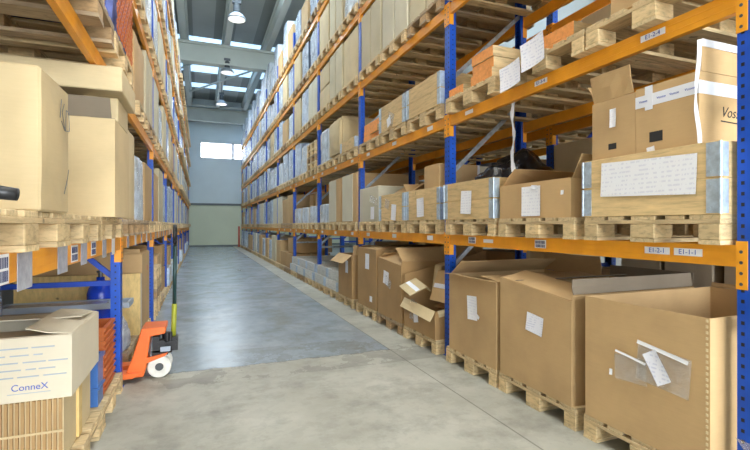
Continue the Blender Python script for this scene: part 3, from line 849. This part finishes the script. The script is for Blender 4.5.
# ---- the rest of the right rack, bay by bay: floor level ... top shelf, near / middle / far
PLAN = {
 (0, 3): 't0 b3 t0', (1, 3): 't0 t1 t0', (1, 4): 't0 b4 t0',
 (2, 3): 'b4 t0 s6', (2, 4): 'w2 t0 b4', (2, 5): 'b4 w1 t0',
 (3, 0): 'c2 c2 c2', (3, 1): 'w4 w4 w4', (3, 2): 'p w1 w0', (3, 3): 't1 w0 b4', (3, 4): 'w3 w3 b4', (3, 5): 'w3 b3 w3',
 (4, 0): 's5 b5 b3', (4, 1): 't2 b3 t1', (4, 2): 'w0 w0 w1', (4, 3): 'w1 b3 w0', (4, 4): 'w3 b4 w0', (4, 5): 't2 w5 b3',
 (5, 0): 't0 w1 b3', (5, 1): 't1 w0 w3', (5, 2): 'w1 w1 w0', (5, 3): 'w0 s6 w3', (5, 4): 'w0 w1 w0', (5, 5): 'w5 w0 w5',
 (6, 0): 'w1 t2 w0', (6, 1): 'w0 t1 w0', (6, 2): 'w0 w3 w0', (6, 3): 'w1 w0 w0', (6, 4): 'w0 w3 w2', (6, 5): 'w5 w5 w0',
 (7, 0): 't1 w0 b3', (7, 1): 'w1 b3 w1', (7, 2): 'w3 w0 w0', (7, 3): 'w0 w0 w1', (7, 4): 'w0 w0 w3', (7, 5): 'w5 w1 w5',
 (8, 0): 'b3 w3 w0', (8, 1): 't2 w0 w1', (8, 2): 'w0 b4 w0', (8, 3): 'w0 w1 w3', (8, 4): 'w1 w0 w0', (8, 5): 'w0 w5 w0',
 (9, 0): 'w0 w3 w0', (9, 1): 'w1 b7 b3', (9, 2): 'w0 w1 b3', (9, 3): 'w0 w0 b3', (9, 4): 'w0 w1 w0', (9, 5): 'w5 w0 w5',
}
for (b, l), row in PLAN.items():
    for s_, kd in enumerate(row.split()):
        put_pallet('R', b, l, s_, 0, b < 3)
        fill('R', b, l, s_, kd)
o = put_carton('R', 3, 1, 1, 8, 0, .375, ' on a wrapped load', 1.0)
o = put_carton('R', 3, 1, 0, 8, .1, .375, ' on a wrapped load', .9)
# ---- the rack behind
BP = {(0, 0): 't9 t9 b3', (0, 1): 'b3 t2 b4', (0, 2): 'b4 b3 t0', (1, 0): 'b3 s5 b3', (1, 1): 'b3 w3 t2', (1, 2): 't0 b3 s6', (2, 0): 'b3 b5 s5', (2, 1): 'b3 t2 b3', (2, 2): 'b4 w1 b3'}
for (b, l), row in BP.items():
    for s_, kd in enumerate(row.split()):
        put_pallet('B', b, l, s_, 0, False); fill('B', b, l, s_, kd)

# ------------------------------------------------------------------ left rack, near bay
# lowest shelf
for y_, lab, k in ((1.95, 'pallet on the left shelf under the cream carton at the picture edge', 0), (2.765, 'empty pallet on the left shelf between the two carton pallets', 2), (3.58, 'pallet on the left shelf under the cartons beside the first left upright', 2)):
    put_pallet('L', 0, 1, 0, y_-ylc(0)-SLOT[0], True, k, -.56, lab)
r = empty('carton'); me = soft_box(.38, 1.1, .54, .012, 7, 3, .0015, .008); me.materials.append(M['card4']); link('body', me, r)
mb = MB()
for (a, b_) in (((.02, .45), (.0, .37)), ((.06, .44), (.03, .40)), ((.03, .40), (.07, .33)), ((.07, .33), (.02, .36)), ((.09, .42), (.08, .33)), ((.08, .33), (.14, .34)), ((.14, .34), (.13, .42)), ((.13, .42), (.09, .42)), ((.06, .06), (.11, .13)), ((.11, .13), (.13, .17))):
    mb.bar((a[0], -.565, a[1]+.02), (b_[0], -.565, b_[1]+.02), .002, .0035)
mb.build('handwriting', M['steel'], r)
custom(r, 'L', 2.19, topz(1), -.55, 1.1, 'cream carton with handwriting at the left picture edge on the lowest shelf', 'carton')
box2 = carton_open(.60, .80, .61, {'l': (.125, 22), 'f': (.25, -92), 'b': (.25, -92)}, 'card4', 'card6', seed=21)  # raised flap's shade is painted in by its darker board
custom(box2, 'L', 3.50, topz(1), -.494, .80, 'tan carton with a raised grey flap beneath the pale topmost carton, left shelf', 'carton')
o = carton_closed(.42, .20, .16, 'card3', None, .0, 51); custom(o, 'L', 3.57, topz(1)+.622, -.50, .20, 'flat cream carton squeezed between two cartons on the left shelf, aisle side', 'carton')
o = carton_closed(.20, .40, .16, 'card2', None, .0, 53); custom(o, 'L', 3.70, topz(1)+.622, -.80, .40, 'small brown carton in the dark gap under the topmost pale carton, left shelf', 'carton')
o = carton_closed(.62, .66, .152, 'card3', None, .0, 52); custom(o, 'L', 3.51, topz(1)+.785, -.455, .66, 'pale carton on top, right under the orange beam of the left rack', 'carton')
# second shelf: pallets and a netted load, third shelf
for s_ in range(3): put_pallet('L', 0, 2, s_, 0, True, 1 if s_ < 2 else 2)
put_carton('L', 0, 2, 0, 3); put_carton('L', 0, 2, 1, 4)
r = empty('netted_load'); me = soft_box(.72, 1.12, .85, .03, 8, 9, .012, .04); me.materials.append(M['sack']); link('sacks', me, r)
mb = MB()
for i in range(-6, 7):
    for sg in (-1, 1):
        # net on the aisle face (y = -d/2) and both ends
        x0 = i*.105
        p = [(x0, 0), (x0+sg*.86, .86)]
        # clip to face width
        def clip(p, q, lo, hi):
            (ax, az), (bx, bz) = p, q
            def at(x): return az+(bz-az)*(x-ax)/(bx-ax)
            a_, b2 = (ax, az), (bx, bz)
            pts = sorted([a_, b2])
            if pts[1][0] < lo or pts[0][0] > hi: return None
            l_ = (max(lo, pts[0][0]), at(max(lo, pts[0][0]))); h_ = (min(hi, pts[1][0]), at(min(hi, pts[1][0])))
            return l_, h_
        for k in (-.7, 0, .7):
            c = clip((x0+k, 0), (x0+k+sg*.86, .86), -.36, .36)
            if c and abs(c[0][0]-c[1][0]) > .02:
                mb.bar((c[0][0], -.60, c[0][1]), (c[1][0], -.60, c[1][1]), .004, .004)
                mb.bar((-.405, c[0][0]*1.5, c[0][1]), (-.405, c[1][0]*1.5, c[1][1]), .004, .004)
mb.build('net', M['porange'], r)
custom(r, 'L', ylc(0)+SLOT[2]-.02, topz(2)+.004, -.50, 1.2, 'blue sacks in orange netting over the first left-hand upright', 'netted load')
for s_ in range(3): put_pallet('L', 0, 3, s_, 0, False)
fill('L', 0, 3, 0, 'b4'); fill('L', 0, 3, 1, 't0'); fill('L', 0, 3, 2, 'b4')
# floor level
put_pallet('L', 0, 0, 0, 2.90-ylc(0)-SLOT[0], True, 0, -.58, 'pallet under the printed carton at the lower left corner')
put_pallet('L', 0, 0, 1, 3.72-ylc(0)-SLOT[1], True, 2, -.58, 'pallet under the terracotta and blue crates at the first left upright')
r = empty('cardboard_bundle'); mb = MB(); mb.box(-.29, .30, -.52, .52, 0, .322); 
for i in range(46):
    y0 = -.515+i*.0224; mb.box(-.302, -.29, y0, y0+.013, .006, .316, 1)
mb.build('sheets', [M['card3'], M['card2']], r)
MB().box(-.304, -.302, -.52, .52, .15, .162).build('strap', M['card4'], r)
MB().box(-.05, .02, -.535, -.521, -.02+.03, .30).build('corner_board', M['ply'], r)
custom(r, 'L', 2.97, topz(0), -.64, 1.04, 'ribbed brown bundle of cardboard sheets under the printed carton, lower left', 'cardboard bundle')
boxN = carton_open(.64, 1.10, .31, {'f': (.20, -80), 'l': (.34, -95), 'r': (.34, -84), 'b': (.2, -88)}, 'cardi', 'cardi', seed=22)
custom(boxN, 'L', 2.98, topz(0)+.324, -.60, 1.10, 'whitish printed carton with loose flaps at the lower left corner', 'carton')
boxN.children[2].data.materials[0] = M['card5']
# lettering on its near end (local -x); text runs toward local -y = world +X
TL = Matrix.Rotation(R(-90), 4, 'Z') @ FRONT
text_mesh('brand_lettering', 'ConneX', .044, M['inkb'], boxN, Matrix.Translation((-.3212, -.375, .068)) @ TL)
mb = MB(); rr = random.Random(3)
for z_ in (.12, .155, .19, .225, .26):
    y_ = .2
    while y_ > -.40-rr.uniform(0, .08):
        w_ = rr.uniform(.03, .12); mb.box(-.3215, -.32, y_-w_, y_, z_-.003, z_+.003); y_ -= w_+rr.uniform(.008, .02)
mb.box(-.3215, -.32, -.46, -.285, .038, .041)
mb.build('printed_lines', M['inkl'], boxN)
def crate(w, d, h, m, t=.01, ribs=True):
    r = empty('plastic_crate'); mb = MB(); mb.box(-w/2, w/2, -d/2, d/2, 0, t)
    for a in ((-w/2, w/2, -d/2, -d/2+t), (-w/2, w/2, d/2-t, d/2), (-w/2, -w/2+t, -d/2+t, d/2-t), (w/2-t, w/2, -d/2+t, d/2-t)): mb.box(*a, t, h)
    mb.build('body', m, r)
    mb = MB(); e = .012
    for z0, z1 in ((h-.022, h-.002), (h*.35, h*.35+.01)):
        for a in ((-w/2-e, w/2+e, -d/2-e, -d/2), (-w/2-e, w/2+e, d/2, d/2+e), (-w/2-e, -w/2, -d/2, d/2), (w/2, w/2+e, -d/2, d/2)): mb.box(*a, z0, z1)
    mb.build('rim', m, r); return r
oc = crate(.36, .56, .092, M['porange'])
for k in range(5):
    o = oc if k == 0 else dup(oc)
    place(o, 'L', 3.80+.006*(k % 2), topz(0)+k*.0935, -.625, .56)
    tag(o, f"{['bottom', 'second lowest', 'middle', 'second highest', 'topmost'][k]} crate of the terracotta plastic stack beside the first left upright", 'crate', 'terracotta plastic crates')
o = crate(.17, .5, .32, M['pblue']); custom(o, 'L', 3.47, topz(0), -.62, .5, 'tall blue plastic box in front of the terracotta crates', 'crate')
r = empty('wrapped_roll'); mb = MB(); mb.lathe([(.11, 0), (.11, .86), (.08, .90), (.03, .91)], 24); mb.build('roll', M['loadw'], r, smooth=True)
film_shell(.26, .26, .93, 8, .1).build('film', M['film'], r, smooth=True)
r.location = (-1.36, 3.60, topz(0)); tag(r, 'clear film wrapped roll behind the printed carton at left', 'wrapped roll')
# second left bay, floor
put_pallet('L', 1, 0, 0, 5.10-ylc(1)-SLOT[0], True, 1, -.62, 'grey pallet behind the orange pallet truck')
put_pallet('L', 1, 0, 1, 5.98-ylc(1)-SLOT[1], True, 0, -.58, 'pallet under the large brown carton behind the plywood board')
r = empty('gas_cylinder'); mb = MB(); mb.lathe([(.10, 0), (.115, .02), (.115, .52), (.10, .58), (.06, .63), (.035, .65), (.035, .68)], 24); mb.build('tank', M['cblue'], r, smooth=True)
mb = MB(); mb.lathe([(.02, .68), (.02, .72), (.035, .725), (.035, .74)], 12); mb.build('valve', M['steel'], r)
r.location = (-.90, 5.04, topz(0)); tag(r, 'bright blue gas cylinder behind the first left-hand upright', 'gas cylinder')
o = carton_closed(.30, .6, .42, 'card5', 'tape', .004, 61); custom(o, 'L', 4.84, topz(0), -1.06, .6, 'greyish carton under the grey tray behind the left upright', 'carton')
r = empty('plastic_tray'); mb = MB(); mb.box(-.14, .14, -.5, .5, 0, .012); mb.box(-.15, -.13, -.5, .5, .012, .05); mb.box(.13, .15, -.5, .5, .012, .05); mb.box(-.13, .13, -.5, -.48, .012, .05); mb.box(-.13, .13, .48, .5, .012, .05); mb.build('body', M['greyplas'], r)
mb = MB(); mb.box(-.09, .09, -.3, .45, .0125, .045); mb.build('insert', M['silver'], r)
custom(r, 'L', 4.76, topz(0)+.432, -.60, 1.0, 'grey plastic tray lying across the carton behind the left upright', 'tray')
r = empty('plywood_board'); mb = MB(); mb.box(-.011, .011, -.56, .56, 0, .66); mb.build('sheet', M['ply'], r)
MB().box(-.0125, .0125, -.574, -.561, 0, .66).build('edge_strip', M['card5'], r)
r2 = place(r, 'L', 5.455, topz(0), -.60, 1.12); r2.rotation_euler.x = 0
tag(r, 'yellow plywood board standing in front of the large brown carton', 'board')
o = carton_open(.76, 1.14, .86, {'f': (.18, -80), 'l': (.06, 20), 'b': (.2, -60), 'r': (.2, -70)}, 'card', seed=23)
custom(o, 'L', 5.98, topz(0), -.60, 1.14, 'large brown carton behind the plywood board at left', 'carton')
MB().box(.10, .16, -.5725, -.5705, .64, .70).build('sticker', M['red'], o)
me = lump(.08, .13, .24, 8, .3, 3); me.materials.append(M['film']); o = link('film_bundle', me); o.location = (-.70, 4.84, topz(0)); tag(o, 'crumpled clear film on the grey pallet behind the orange pallet truck', 'film')

# left rack, the rest
LPLAN = {
 (1, 1): 'b4 w1 b3', (1, 2): 'x B t0', (1, 3): 'b4 t0 w2', (1, 4): 't0 b4 w2', (1, 5): 'b3 w1 w2',
 (2, 0): 'p b3 s5', (2, 1): 'b3 t0 w1', (2, 2): 't1 w1 t0', (2, 3): 'w2 t1 b4', (2, 4): 'b4 w1 w2', (2, 5): 't0 w2 w1',
}
kinds = ['w0', 'w1', 'w2', 't0', 't1', 'b3', 'b4', 'w3', 'w1']
for b in range(3, 10):
    for l in range(0, 6):
        LPLAN[(b, l)] = ' '.join(rnd.choice(kinds if l else ['b3', 's5', 'c2', 'w3', 'b5', 't2']) for _ in range(3))
rest = MB()
for (b, l), row in LPLAN.items():
    for s_, kd in enumerate(row.split()):
        if kd == 'x': continue
        if kd == 'B':
            put_pallet('L', b, l, s_, -.08, True); put_carton('L', b, l, s_, 3, 0, 0, '', 1.2, -.08); continue
        if b < 5: put_pallet('L', b, l, s_, 0, b < 2)
        else:
            me = PMESH[(b+s_) % 3]; T = Matrix.Translation((-.5-.6 if l else -.58-.6, ylc(b)+SLOT[s_], levz(l))) @ Matrix.Rotation(R(90), 4, 'Z')
            rest.add([v.co for v in me.vertices], [tuple(p.vertices) for p in me.polygons], 0, T)
        fill('L', b, l, s_, kd if not (kd == 'p' and b >= 5) else 'b3')
o = rest.build('pallets', M['wood_y']); tag(o, 'distant wooden pallets under the loads at the far end of the left rack', 'pallets', None, 'stuff')

# ------------------------------------------------------------------ pallet truck
pt = empty('pallet_truck'); pt.location = (-.33, 4.44, 0)
tag(pt, 'orange hand pallet truck with white wheel parked by the first left upright', 'pallet truck')
mb = MB(); mb.prism([(-.27, .035), (-.12, .035), (-.095, .13), (-.085, .24), (-.065, .375), (.05, .39), (.055, .445), (-.135, .445), (-.20, .22)], -.155, .155)
mb.build('chassis', M['jack'], pt, bevel=.008)
mb = MB(); mb.prism([(-.10, .15), (.05, .20), (.07, .225), (-.095, .195)], -.165, -.145); mb.build('side_bracket', M['jack'], pt)
for sy in (-1, 1):
    mb = MB(); y0, y1 = sorted((sy*.065, sy*.195))
    mb.prism([(-.13, .075), (-.20, .085), (-1.30, .085), (-1.38, .05), (-1.38, .035), (-1.30, .04), (-.2, .04)], y0, y1); fk = mb.build('fork', M['jack'], pt, bevel=.003)
    mb = MB(); mb.tube((-1.22, y0+.02, .0305), (-1.22, y1-.02, .0305), .03, 14); mb.build('load_roller', M['wheel'], fk)
for y in (-.115, .055):
    mb = MB(); mb.lathe([(.06, 0), (.088, 0), (.096, .012), (.096, .048), (.088, .06), (.06, .06)], 32, 0, Matrix.Translation((0, y, .0965)) @ Matrix.Rotation(R(-90), 4, 'X'))
    wh = mb.build('wheel', M['wheel'], pt, smooth=False)
    mb = MB(); mb.lathe([(.028, -.006), (.034, 0), (.034, .06), (.028, .066)], 16, 0, Matrix.Translation((0, y, .0965)) @ Matrix.Rotation(R(-90), 4, 'X')); mb.build('hub', M['steel'], wh)
mb = MB(); mb.box(-.06, .07, -.13, .10, .20, .225); mb.box(-.055, .0, -.12, .1, .24, .36); mb.tube((.055, 0, .19), (.055, 0, .37), .042, 16); mb.box(-.01, .13, -.07, .07, .25, .30); mb.box(.10, .145, -.06, .06, .215, .335)
mb.tube((.02, -.13, .30), (.02, -.06, .30), .03, 12); mb.tube((.085, -.05, .22), (.085, -.05, .38), .016, 10); mb.tube((.12, -.075, .29), (.12, .075, .29), .02, 10)
mb.build('pump', M['black'], pt)
MB().box(.01, .09, -.152, -.136, .235, .275).build('cover_plate', M['greyplas'], pt)
mb = MB(); mb.tube((.105, 0, .31), (.115, 0, .62), .022, 12); mb.build('handle_base', M['lime'], pt, smooth=True)
mb = MB(); mb.tube((.115, 0, .62), (.12, 0, 1.16), .017, 12); mb.build('handle', M['green'], pt, smooth=True)
mb = MB(); pts = [(.12, 0, 1.15), (.12, -.075, 1.19), (.12, -.085, 1.28), (.12, -.05, 1.32), (.12, .05, 1.32), (.12, .085, 1.28), (.12, .075, 1.19), (.12, 0, 1.15)]
for a, b_ in zip(pts, pts[1:]): mb.tube(a, b_, .015, 10)
mb.build('grip', M['black'], pt, smooth=True)
# hand trolley whose grip enters at the left edge
ht = empty('hand_trolley'); ht.location = (-.478, 1.30, 0)
tag(ht, 'hand trolley whose black T-grip enters at the left picture edge', 'hand trolley')
mb = MB(); mb.tube((0, 0, .16), (0, 0, 1.395), .014, 12); mb.build('stem', M['maroon'], ht, smooth=True)
mb = MB(); mb.tube((-.10, 0, 1.41), (.012, 0, 1.41), .011, 12); mb.build('crossbar', M['steel'], ht)
for a, b_ in ((.012, .075), (-.16, -.05)):
    mb = MB(); mb.tube((a, 0, 1.41), (b_, 0, 1.402), .018, 14, 0, .015); mb.build('grip', M['black'], ht, smooth=True)
mb = MB(); mb.box(-.06, .06, -.38, .06, .13, .16); mb.build('platform', M['maroon'], ht)
for y in (-.33, .02):
    mb = MB(); mb.lathe([(.02, -.02), (.064, -.02), (.064, .02), (.02, .02)], 18, 0, Matrix.Translation((0, y, .0645)) @ Matrix.Rotation(R(90), 4, 'Y')); mb.build('wheel', M['black'], ht)
# torn plastic on the nearest upright
o = MB().add([(2.336, 1.352, .335), (2.33, 1.25, .33), (2.325, 1.26, .262), (2.336, 1.30, .272), (2.339, 1.352, .335), (2.333, 1.25, .33), (2.328, 1.26, .262), (2.339, 1.30, .272)], [(0, 1, 2, 3), (7, 6, 5, 4), (0, 4, 5, 1), (1, 5, 6, 2), (2, 6, 7, 3), (3, 7, 4, 0)]).build('plastic_scrap', M['pouch'])
tag(o, 'pale scrap of plastic stuck low on the nearest blue upright', 'plastic')
# red guard post at the far end
mb = MB(); mb.box(-.05, .05, -.05, .05, .01, 1.25); mb.box(-.09, .09, -.09, .09, 0, .01)
o = mb.build('guard_post', M['red']); o.location = (2.22, 28.66, 0); tag(o, 'red guard post at the far end of the right rack', 'post')

# ------------------------------------------------------------------ hall
WX0, WX1, WY0, WY1, WZ = -2.6, 9.5, -8.5, 29.4, 9.0
def floor_mat():
    m, nt, b = mat('concrete_floor')
    tc = N(nt, 'ShaderNodeTexCoord'); sx = N(nt, 'ShaderNodeSeparateXYZ'); nt.links.new(tc.outputs['Object'], sx.inputs[0])
    co = tc.outputs['Object']
    n1 = noise(nt, co, .9, 6, .65); n2 = noise(nt, co, 6, 5, .6)
    mp = N(nt, 'ShaderNodeMapping'); mp.inputs['Scale'].default_value = (1.0, .75, 1); nt.links.new(co, mp.inputs[0])
    n3 = noise(nt, mp.outputs[0], 1.5, 7, .68); n4 = noise(nt, co, 2.3, 7, .7)
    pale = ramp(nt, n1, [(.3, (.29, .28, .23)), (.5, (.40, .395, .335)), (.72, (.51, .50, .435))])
    dark = ramp(nt, n3, [(.3, (.235, .285, .325)), (.5, (.31, .37, .415)), (.7, (.40, .465, .51))])  # far slab's darker finish, with reflected blue light painted into its colour
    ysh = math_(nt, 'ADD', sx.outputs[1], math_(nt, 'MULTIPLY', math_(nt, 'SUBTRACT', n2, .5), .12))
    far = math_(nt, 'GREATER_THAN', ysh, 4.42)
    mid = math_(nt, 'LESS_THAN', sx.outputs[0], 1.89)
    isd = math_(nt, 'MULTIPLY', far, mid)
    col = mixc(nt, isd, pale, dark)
    dirt = ramp(nt, n4, [(.48, (0, 0, 0)), (.68, (.55, .55, .55))])
    col = mixc(nt, dirt, col, (.17, .165, .14))
    col = mixc(nt, math_(nt, 'MULTIPLY', math_(nt, 'GREATER_THAN', n2, .55), .10), col, (.15, .14, .12))
    # stains along the cross joint
    dy = math_(nt, 'ABSOLUTE', math_(nt, 'SUBTRACT', sx.outputs[1], 4.5))
    st = math_(nt, 'MULTIPLY', math_(nt, 'LESS_THAN', dy, .5), math_(nt, 'GREATER_THAN', n3, .52))
    col = mixc(nt, math_(nt, 'MULTIPLY', st, .35), col, (.12, .115, .10))
    j1 = math_(nt, 'LESS_THAN', math_(nt, 'ABSOLUTE', math_(nt, 'SUBTRACT', sx.outputs[0], 1.89)), .006)
    j2 = math_(nt, 'LESS_THAN', math_(nt, 'ABSOLUTE', math_(nt, 'SUBTRACT', ysh, 4.42)), .007)
    col = mixc(nt, math_(nt, 'MULTIPLY', math_(nt, 'MAXIMUM', j1, j2), .6), col, (.09, .085, .07))
    nt.links.new(col, b.inputs['Base Color'])
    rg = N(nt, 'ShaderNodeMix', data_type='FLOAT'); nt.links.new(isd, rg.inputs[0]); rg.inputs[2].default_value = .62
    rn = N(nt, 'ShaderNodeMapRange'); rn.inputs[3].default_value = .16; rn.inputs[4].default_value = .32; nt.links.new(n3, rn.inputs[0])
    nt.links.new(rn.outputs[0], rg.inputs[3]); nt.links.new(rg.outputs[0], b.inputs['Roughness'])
    bump(nt, b, n2, .035, .01)
    return m
M['floor'] = floor_mat()
M['wlow'] = plain('green_grey_panel', (.70, .76, .57), .6, 0, .04, .6)
M['wup'] = plain('blue_grey_panel', (.67, .79, .82), .6, 0, .04, .6)
M['wside'] = plain('grey_wall_panel', (.45, .46, .44), .7, 0, .05, .6)
M['roof'] = plain('roof_sheet', (.22, .245, .235), .6, 0, .06, .5)
M['roofb'] = plain('roof_sheet_light', (.36, .39, .385), .6, 0, .06, .5)
M['girder'] = plain('concrete_beam', (.56, .60, .55), .7, 0, .05, 1)
M['purlin'] = plain('pale_purlin', (.56, .60, .57), .6, 0, .05, 1)
M['rail'] = plain('dark_rail', (.16, .19, .19), .5)
M['frame'] = plain('window_frame_white', (.7, .72, .74), .4)
M['sky'] = emit('skylight_panel', (.50, .74, 1.0), 1.5)
M['sky1'] = emit('skylight_fill_near', (1.0, .96, .88), SKY1)  # near skylight is out of view; its glow is raised as added fill
M['sky2'] = emit('skylight_fill_middle', (.72, .87, 1.0), SKY2)  # middle skylight, unseen, also brightened to add light along the aisle
M['lampgl'] = emit('lamp_glass', (1.0, .97, .9), .8)
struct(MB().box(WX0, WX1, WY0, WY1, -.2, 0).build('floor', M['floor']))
struct(MB().box(WX0-.15, WX0, WY0, WY1, 0, WZ).build('wall_left', M['wside']))
struct(MB().box(WX1, WX1+.15, WY0, WY1, 0, WZ).build('wall_right', M['wside']))
mb = MB(); wy = WY1
wx0, wx1, wz0, wz1 = .0, 3.2, 5.40, 6.42
mb.box(WX0, WX1, wy, wy+.15, 0, 2.58, 0)
for a in ((WX0, WX1, 2.58, wz0), (WX0, wx0, wz0, wz1), (wx1, WX1, wz0, wz1), (WX0, WX1, wz1, WZ)): mb.box(a[0], a[1], wy, wy+.15, a[2], a[3], 1)
for i in range(12): mb.box(WX0+1.0*i+.39, WX0+1.0*i+.40, wy-.006, wy, .1, 2.54, 0)
struct(mb.build('wall_far', [M['wlow'], M['wup']]))
struct(MB().box(WX0, WX1, wy-.06, wy-.001, 2.54, 2.66).build('trim_1', M['rail']))
struct(MB().box(WX0, WX1, wy-.03, wy-.001, 0, .10).build('baseboard_far', M['rail']))
w1 = empty('window_1'); w1.location = (0, wy, 0); struct(w1)
mb = MB()
for a in ((wx0, wx1, wz0, wz0+.06), (wx0, wx1, wz1-.06, wz1), (wx0, wx0+.06, wz0+.06, wz1-.06), (wx1-.06, wx1, wz0+.06, wz1-.06), (1.85, 1.99, wz0+.06, wz1-.06)): mb.box(a[0], a[1], -.01, .10, a[2], a[3])
mb.build('frame', M['frame'], w1)
mg, nt, b = mat('window_glass'); tr = N(nt, 'ShaderNodeBsdfTransparent'); gl = N(nt, 'ShaderNodeBsdfGlossy'); mx = N(nt, 'ShaderNodeMixShader'); gl.inputs['Roughness'].default_value = .05; mx.inputs[0].default_value = .06
nt.links.new(tr.outputs[0], mx.inputs[1]); nt.links.new(gl.outputs[0], mx.inputs[2]); nt.links.new(mx.outputs[0], nt.nodes['Material Output'].inputs[0])
MB().box(wx0+.06, 1.85, .04, .05, wz0+.06, wz1-.06).build('pane', mg, w1); MB().box(1.99, wx1-.06, .04, .05, wz0+.06, wz1-.06).build('pane', mg, w1)
# near wall; gate opening behind the camera is added to let fill light in
gx0, gx1, gz = -1.6, 6.5, 5.2
mb = MB()
for a in ((WX0, gx0, 0, WZ), (gx1, WX1, 0, WZ), (gx0, gx1, gz, WZ)): mb.box(a[0], a[1], WY0-.15, WY0, a[2], a[3])
struct(mb.build('wall_near', M['wside']))
# roof: sheets with skylight strips
sk = [(-1.2, 3.6), (9.2, 14.0), (19.7, 24.3), (26.1, 27.0)]
mb = MB(); y = WY0
def roofband(y0, y1):
    x = WX0; i = 0
    while x < WX1-.01:
        x2 = min(x+.78, WX1); mb.box(x, x2, y0, y1, WZ, WZ+.12, i % 2); x = x2; i += 1
for a, b_ in sk:
    roofband(y, a); y = b_
roofband(y, WY1+.15)
struct(mb.build('ceiling', [M['roof'], M['roofb']]))
for i, (a, b_) in enumerate(sk):
    struct(MB().box(WX0, WX1, a, b_, WZ+.03, WZ+.06).build(f'window_{i+2}', (M['sky1'], M['sky2'], M['sky'], M['sky'])[i]))
tn = 2
for gy in (-2.2, 8.2, 18.6, 28.95):
    mb = MB(); mb.box(WX0, WX1, gy-.14, gy+.14, 7.62, 8.22); mb.box(WX0, WX1, gy-.22, gy+.22, 8.22, 8.32); mb.box(WX0, WX1, gy-.2, gy+.2, 7.55, 7.62)
    struct(mb.build(f'trim_{tn}', M['girder'])); tn += 1
for x in (-2.15, -.58, .99, 2.56, 4.13, 5.7, 7.27, 8.84):
    mb = MB(); mb.box(x-.11, x+.11, WY0, WY1, 8.34, 8.76); mb.box(x-.17, x+.17, WY0, WY1, 8.76, 8.84)
    struct(mb.build(f'trim_{tn}', M['purlin'])); tn += 1
for p, q in (((-.5, 25.3, 8.26), (2.5, 20.3, 8.26)), ((2.5, 20.3, 8.26), (.2, 19.0, 8.26)), ((2.5, 20.3, 8.26), (2.3, 24.6, 8.26)), ((.9, 19.0, 8.3), (-.9, 21.9, 8.3))):
    struct(MB().tube(p, q, .045, 10).build(f'trim_{tn}', M['purlin'])); tn += 1
struct(MB().tube((WX0, 28.4, 8.36), (WX1, 28.4, 8.36), .06, 10).build(f'trim_{tn}', M['purlin'])); tn += 1

# ------------------------------------------------------------------ lamps
def high_bay():
    r = empty('high_bay_lamp')
    mb = MB(); mb.lathe([(.25, 0), (.262, .015), (.25, .05), (.19, .13), (.11, .19), (.09, .2)], 28); mb.build('reflector', M['galv'], r, smooth=True)
    mb = MB(); mb.lathe([(.235, -.004), (.235, .004)], 28); mb.build('glass', M['lampgl'], r)
    mb = MB(); mb.lathe([(.085, .2), (.10, .22), (.10, .42), (.07, .45)], 18); mb.box(-.12, .12, -.05, .05, .46, .56); mb.build('ballast', M['steel'], r)
    mb = MB(); mb.tube((0, 0, .55), (0, 0, 1.06), .012, 8); mb.build('hanger', M['steel'], r)
    return r
lp = None
LY = (-1.1, 3.8, 8.7, 13.6, 18.5, 23.4)
for i, y in enumerate(LY):
    if i < 2: pass
    o = high_bay() if lp is None else dup(lp); lp = lp or o
    o.location = (.99, y, 7.28)
    tag(o, ['high bay lamp hanging behind the camera', 'high bay lamp hanging high above the nearest bays', 'high bay lamp above the third bay', 'nearest visible high bay lamp, in front of the concrete girder', 'middle high bay lamp, just below the concrete girder', 'farthest high bay lamp, before the end wall'][i], 'ceiling lamp', 'high bay lamps over the aisle')
    ld = bpy.data.lights.new('lamp_light', 'AREA'); ld.shape = 'DISK'; ld.size = .46; ld.color = (.88, .94, 1); ld.energy = LAMP_W if i < 3 else LAMP_F
    lo = link('lamp_light', ld, o); lo.location = (0, 0, -.012)
# added fill light, out of view, set at the gate opening
ld = bpy.data.lights.new('gate_fill_light', 'AREA'); ld.shape = 'RECTANGLE'; ld.size = gx1-gx0; ld.size_y = gz; ld.energy = GATE_FILL_W; ld.color = (1, .95, .86)
lo = link('gate_fill_light', ld); lo.location = ((gx0+gx1)/2, WY0-.1, gz/2); lo.rotation_euler = (R(90), 0, 0)
# world
w = bpy.data.worlds.new('sky'); SC.world = w; w.use_nodes = True
bg = w.node_tree.nodes['Background']; bg.inputs[0].default_value = (.78, .88, 1, 1); bg.inputs[1].default_value = 11.0
# ------------------------------------------------------------------ camera
cd = bpy.data.cameras.new('camera'); cam = link('camera', cd)
cd.sensor_width = 36; cd.lens = 450/750*36; cd.clip_start = .05; cd.clip_end = 200
cam.location = (0, 0, HC); cam.rotation_euler = (R(90), 0, -R(21.25))
SC.camera = cam
vs_ = SC.view_settings; vs_.view_transform = 'Standard'; vs_.look = 'None'; vs_.exposure = EXPO; vs_.gamma = 1; vs_.use_curve_mapping = False

# prototypes that were never placed
for used, protos in ((WUSED, [p for _, p in WR]), (CTU, [p for _, p, _h in CT]), (PUSED, PPROTO)):
    for u, p in zip(used, protos):
        if not u:
            for c in list(p.children_recursive): bpy.data.objects.remove(c)
            bpy.data.objects.remove(p)
